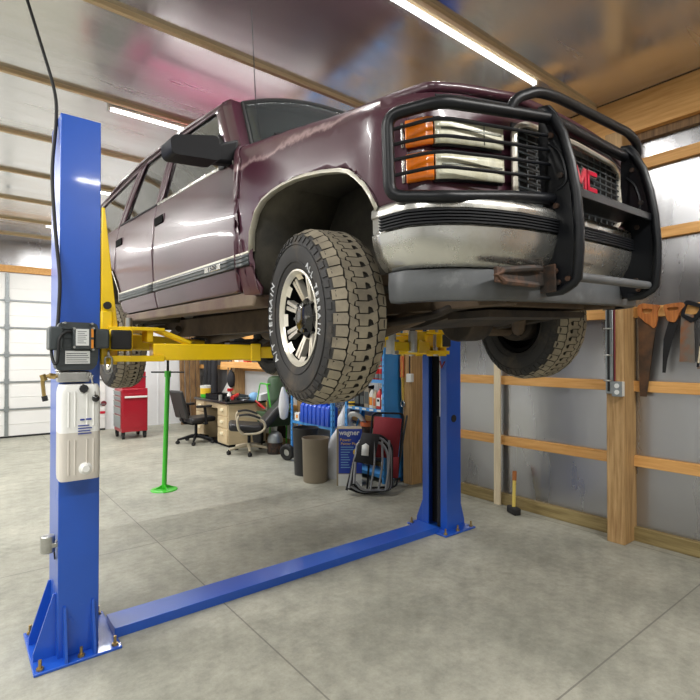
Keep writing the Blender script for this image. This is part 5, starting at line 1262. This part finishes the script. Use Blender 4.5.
m = MB(); m.mesh([V((-.10, -.135, .36)), V((-.03, -.135, .35)), V((-.02, -.130, .45)), V((-.05, -.128, .475)), V((-.09, -.130, .455))], [(0, 1, 2, 3, 4)]); m.xform(lean); pt(t, m, 'tag', 'label_white', c, solid=.004)
for x in (-.02, .06, .13): pt(t, lpth([(x, -.12, .03), (x+.05, -.12, .28), (x+.06, -.10, .50)], .011), 'slat_tube', 'grey_tube')
# yellow tie-down strap hanging on the far post
t = thing('ratchet_strap', 'yellow ratchet strap hanging on the post beside the blue shelving', 'strap', (4.285, 4.32, 1.62))
m = MB(); m.beam((-.012, .04, 0), (-.014, .05, -.62), .004, .035, up=(1, 0, 0)); m.beam((-.02, .07, 0), (-.022, .045, -.60), .004, .030, up=(1, 0, 0)); pt(t, m, 'webbing', 'rope')
m = MB(); m.tube([V((-.02, .05+.03*math.cos(a), -.66+.035*math.sin(a))) for a in [2*PI*i/14 for i in range(14)]], .009, 6, closed=True); pt(t, m, 'hook', 'galv')
pt(t, MB().box(-.03, -.008, .03, .09, -.34, -.08), 'ratchet', 'orange_plastic', bevel=.006)
t = thing('outlet_box', 'white electrical box on the far post by the lift column', 'outlet', (4.285, 4.29, 1.28)); pt(t, MB().box(-.05, 0, -.09, -.01, -.05, .05), 'box', 'white_plastic', bevel=.005); pt(t, MB().cyl((-.03, -.05, .05), (-.03, -.05, .9), .009), 'conduit', 'black_rubber')
# ---- right wall, near end
t = thing('outlet_box', 'grey and white double outlet box on the near wall post', 'outlet', (4.285, 1.85, 1.275))
pt(t, MB().box(-.052, 0, -.038, .038, -.06, .06), 'box', 'white_plastic', bevel=.004)
f = pt(t, MB().box(-.058, -.052, -.04, .04, -.062, .062), 'face_plate', 'galv', bevel=.002)
for z in (-.026, .026): pt(t, MB().cyl((-.058, 0, z), (-.062, 0, z), .019, n=20), 'socket', 'label_white', f)
t = thing('tool_rack', 'grey metal tool holder strip with three clips on the near post', 'tool rack', (4.283, 1.93, 1.60))
pt(t, MB().box(-.016, 0, -.032, .028, -.37, .36), 'rail', 'galv', bevel=.004); pt(t, MB().box(-.018, -.016, -.008, .012, -.35, .34), 'rail_groove', 'black_rubber')
for z in (.17, -.05, -.26):
    c = MB(); c.tube([V((-.038+.022*math.cos(a), -.002+.03*math.sin(a), z)) for a in [2*PI*i/18 for i in range(18)]], .006, 6, closed=True); pt(t, c, 'clip', 'steel')
tag(MB().cyl((4.278, 1.888, 1.22), (4.278, 1.888, 1.97), .006).build('cord', M['maroon'], None, (4.278, 1.888, 1.22)), 'thin maroon cord running down the near post beside the tool strip', 'cord')
tag(MB().beam((4.44, 3.145, 0), (4.455, 3.15, 2.2), .075, .02, up=(1, 0, 0)).build('lath', M['wood_pale'], None, (4.44, 3.145, 0)), 'pale narrow board standing against the right wall girts', 'board')
t = thing('sledgehammer', 'sledgehammer standing on its black head against the right wall', 'hammer', (4.30, 2.86, 0))
pt(t, MB().obox((0, 0, .035), (.075, .15, .07), Matrix.Rotation(math.radians(-25), 3, 'Z')), 'head', 'black_rubber', bevel=.014)
pt(t, MB().tube([(0, 0, .06), (.03, .015, .20), (.06, .03, .36), (.068, .034, .385)], [.017, .016, .018, .019], 12), 'handle', 'rope', None)
pt(t, MB().tube([(.052, .026, .31), (.070, .035, .40)], .0205, 12), 'grip', 'saw_handle')
# saws hung from nails in the girt
XS = 4.452
def sawhandle(pts, hole, th=.024):
    m = MB(); m.prism(rounded(pts, .012, 3), -th/2, th/2, 'yz'); return m
def wallthing(name, label, cat, y, z): return thing(name, label, cat, (XS, y, z))
def ring(outer, inner, th):
    # handle with a finger hole: outline bridged to the hole
    m = MB(); n = len(outer); k = len(inner); A = []
    for x in (-th/2, th/2):
        o_ = [m.bm.verts.new((x, a, b)) for a, b in outer]; i_ = [m.bm.verts.new((x, a, b)) for a, b in inner]; A.append((o_, i_))
        es = [m.bm.edges.new((o_[j], o_[(j+1) % n])) for j in range(n)]+[m.bm.edges.new((i_[j], i_[(j+1) % k])) for j in range(k)]
        r = bmesh.ops.triangle_fill(m.bm, use_beauty=True, edges=es)
    for q, L_ in ((0, n), (1, k)):
        for j in range(L_): m._f((A[0][q][j], A[0][q][(j+1) % L_], A[1][q][(j+1) % L_], A[1][q][j]))
    return m
# 1: wide rusty hand saw
t = wallthing('hand_saw', 'wide hand saw with a carved orange wooden handle hung beside the near post', 'saw', 1.66, 1.88)
pt(t, MB().prism([(.115, .02), (.10, -.02), (-.02, -.12), (-.005, -.20), (.052, -.67), (.105, -.67)], -.0015, .0015, 'yz'), 'blade', 'saw_blade')
pt(t, ring(rounded([(.115, .085), (.07, .10), (.02, .085), (-.055, .075), (-.03, .02), (-.035, -.03), (-.02, -.10), (-.005, -.115), (.02, -.085), (.06, -.06), (.075, -.04), (.115, .0)], .018, 3), rounded([(.08, .055), (.0, .045), (.01, .015), (.06, .01), (.085, .03)], .012, 3), .024), 'handle', 'saw_handle', bevel=.005)
# 2: narrow curved pruning saw
t = wallthing('pruning_saw', 'narrow dark saw with a curved blade, wooden handle, second from the near post', 'saw', 1.51, 1.88)
bl = [(.035, -.05), (-.035, -.05), (-.012, -.13), (.018, -.24), (.048, -.36), (.062, -.47), (.085, -.47), (.082, -.34), (.075, -.20)]
pt(t, MB().prism(bl, -.0015, .0015, 'yz'), 'blade', 'saw_dark')
pt(t, ring(rounded([(.075, .075), (-.06, .085), (-.085, .06), (-.05, .02), (-.01, -.075), (.045, -.06), (.06, .0)], .02, 3), rounded([(.05, .045), (-.03, .05), (-.035, .03), (.04, .02)], .01, 3), .024), 'handle', 'saw_handle', bevel=.005)
# 3: backsaw with black handle
t = wallthing('hand_saw', 'short square-ended saw with black metal handle and rust-stained blade', 'saw', 1.405, 1.86)
pt(t, MB().prism([(.055, .02), (-.03, .0), (-.035, -.37), (.07, -.36)], -.0015, .0015, 'yz'), 'blade', 'saw_grey')
pt(t, ring(rounded([(.06, .0), (.045, .05), (.03, .11), (.0, .115), (-.09, .075), (-.10, .03), (-.05, -.04), (-.01, -.06)], .014, 3), rounded([(.035, .01), (.015, .085), (-.075, .05), (-.03, -.025)], .01, 3), .022), 'handle', 'black_plastic', bevel=.004)
# 4: bow saw at the picture edge
t = wallthing('bow_saw', 'bow saw hanging at the right edge of the photo beside the black-handled saw', 'saw', 1.30, 1.82)
pt(t, MB().tube(smooth_path([(0, .052, -.36), (0, .02, -.10), (0, -.06, .08), (0, -.14, .09)], .05), .008, 8), 'frame', 'black_plastic'); pt(t, MB().prism([(.055, -.375), (-.15, -.385), (-.15, -.362), (.055, -.352)], -.001, .001, 'yz'), 'blade', 'saw_grey'); pt(t, MB().beam((-.006, .045, -.33), (-.006, .03, -.20), .012, .02, up=(1, 0, 0)), 'grip', 'beige', bevel=.004)
# ------------------------------------------------------------------ camera and light
cam = bpy.data.cameras.new('camera'); co = bpy.data.objects.new('camera', cam); COL.objects.link(co)
cam.sensor_width = 36; cam.sensor_fit = 'HORIZONTAL'; cam.lens = 500/700*36; cam.clip_start = .05; cam.clip_end = 100
co.location = (0, 0, 1.55); co.rotation_euler = (math.radians(90.6), 0, math.radians(-38.3))
SC.camera = co
w = bpy.data.worlds.new('world'); SC.world = w; w.use_nodes = True
w.node_tree.nodes['Background'].inputs['Color'].default_value = (.9, .93, 1, 1); w.node_tree.nodes['Background'].inputs['Strength'].default_value = .15
SC.view_settings.view_transform = 'Standard'; SC.view_settings.look = 'None'; SC.view_settings.gamma = 1.; SC.view_settings.use_curve_mapping = False
SC.view_settings.exposure = .04
SC.cycles.max_bounces = 10; SC.cycles.diffuse_bounces = 5; SC.cycles.glossy_bounces = 5; SC.cycles.transparent_max_bounces = 12
SC.cycles.use_denoising = True; SC.cycles.sample_clamp_indirect = 6
SC.cycles.caustics_reflective = False; SC.cycles.caustics_refractive = False
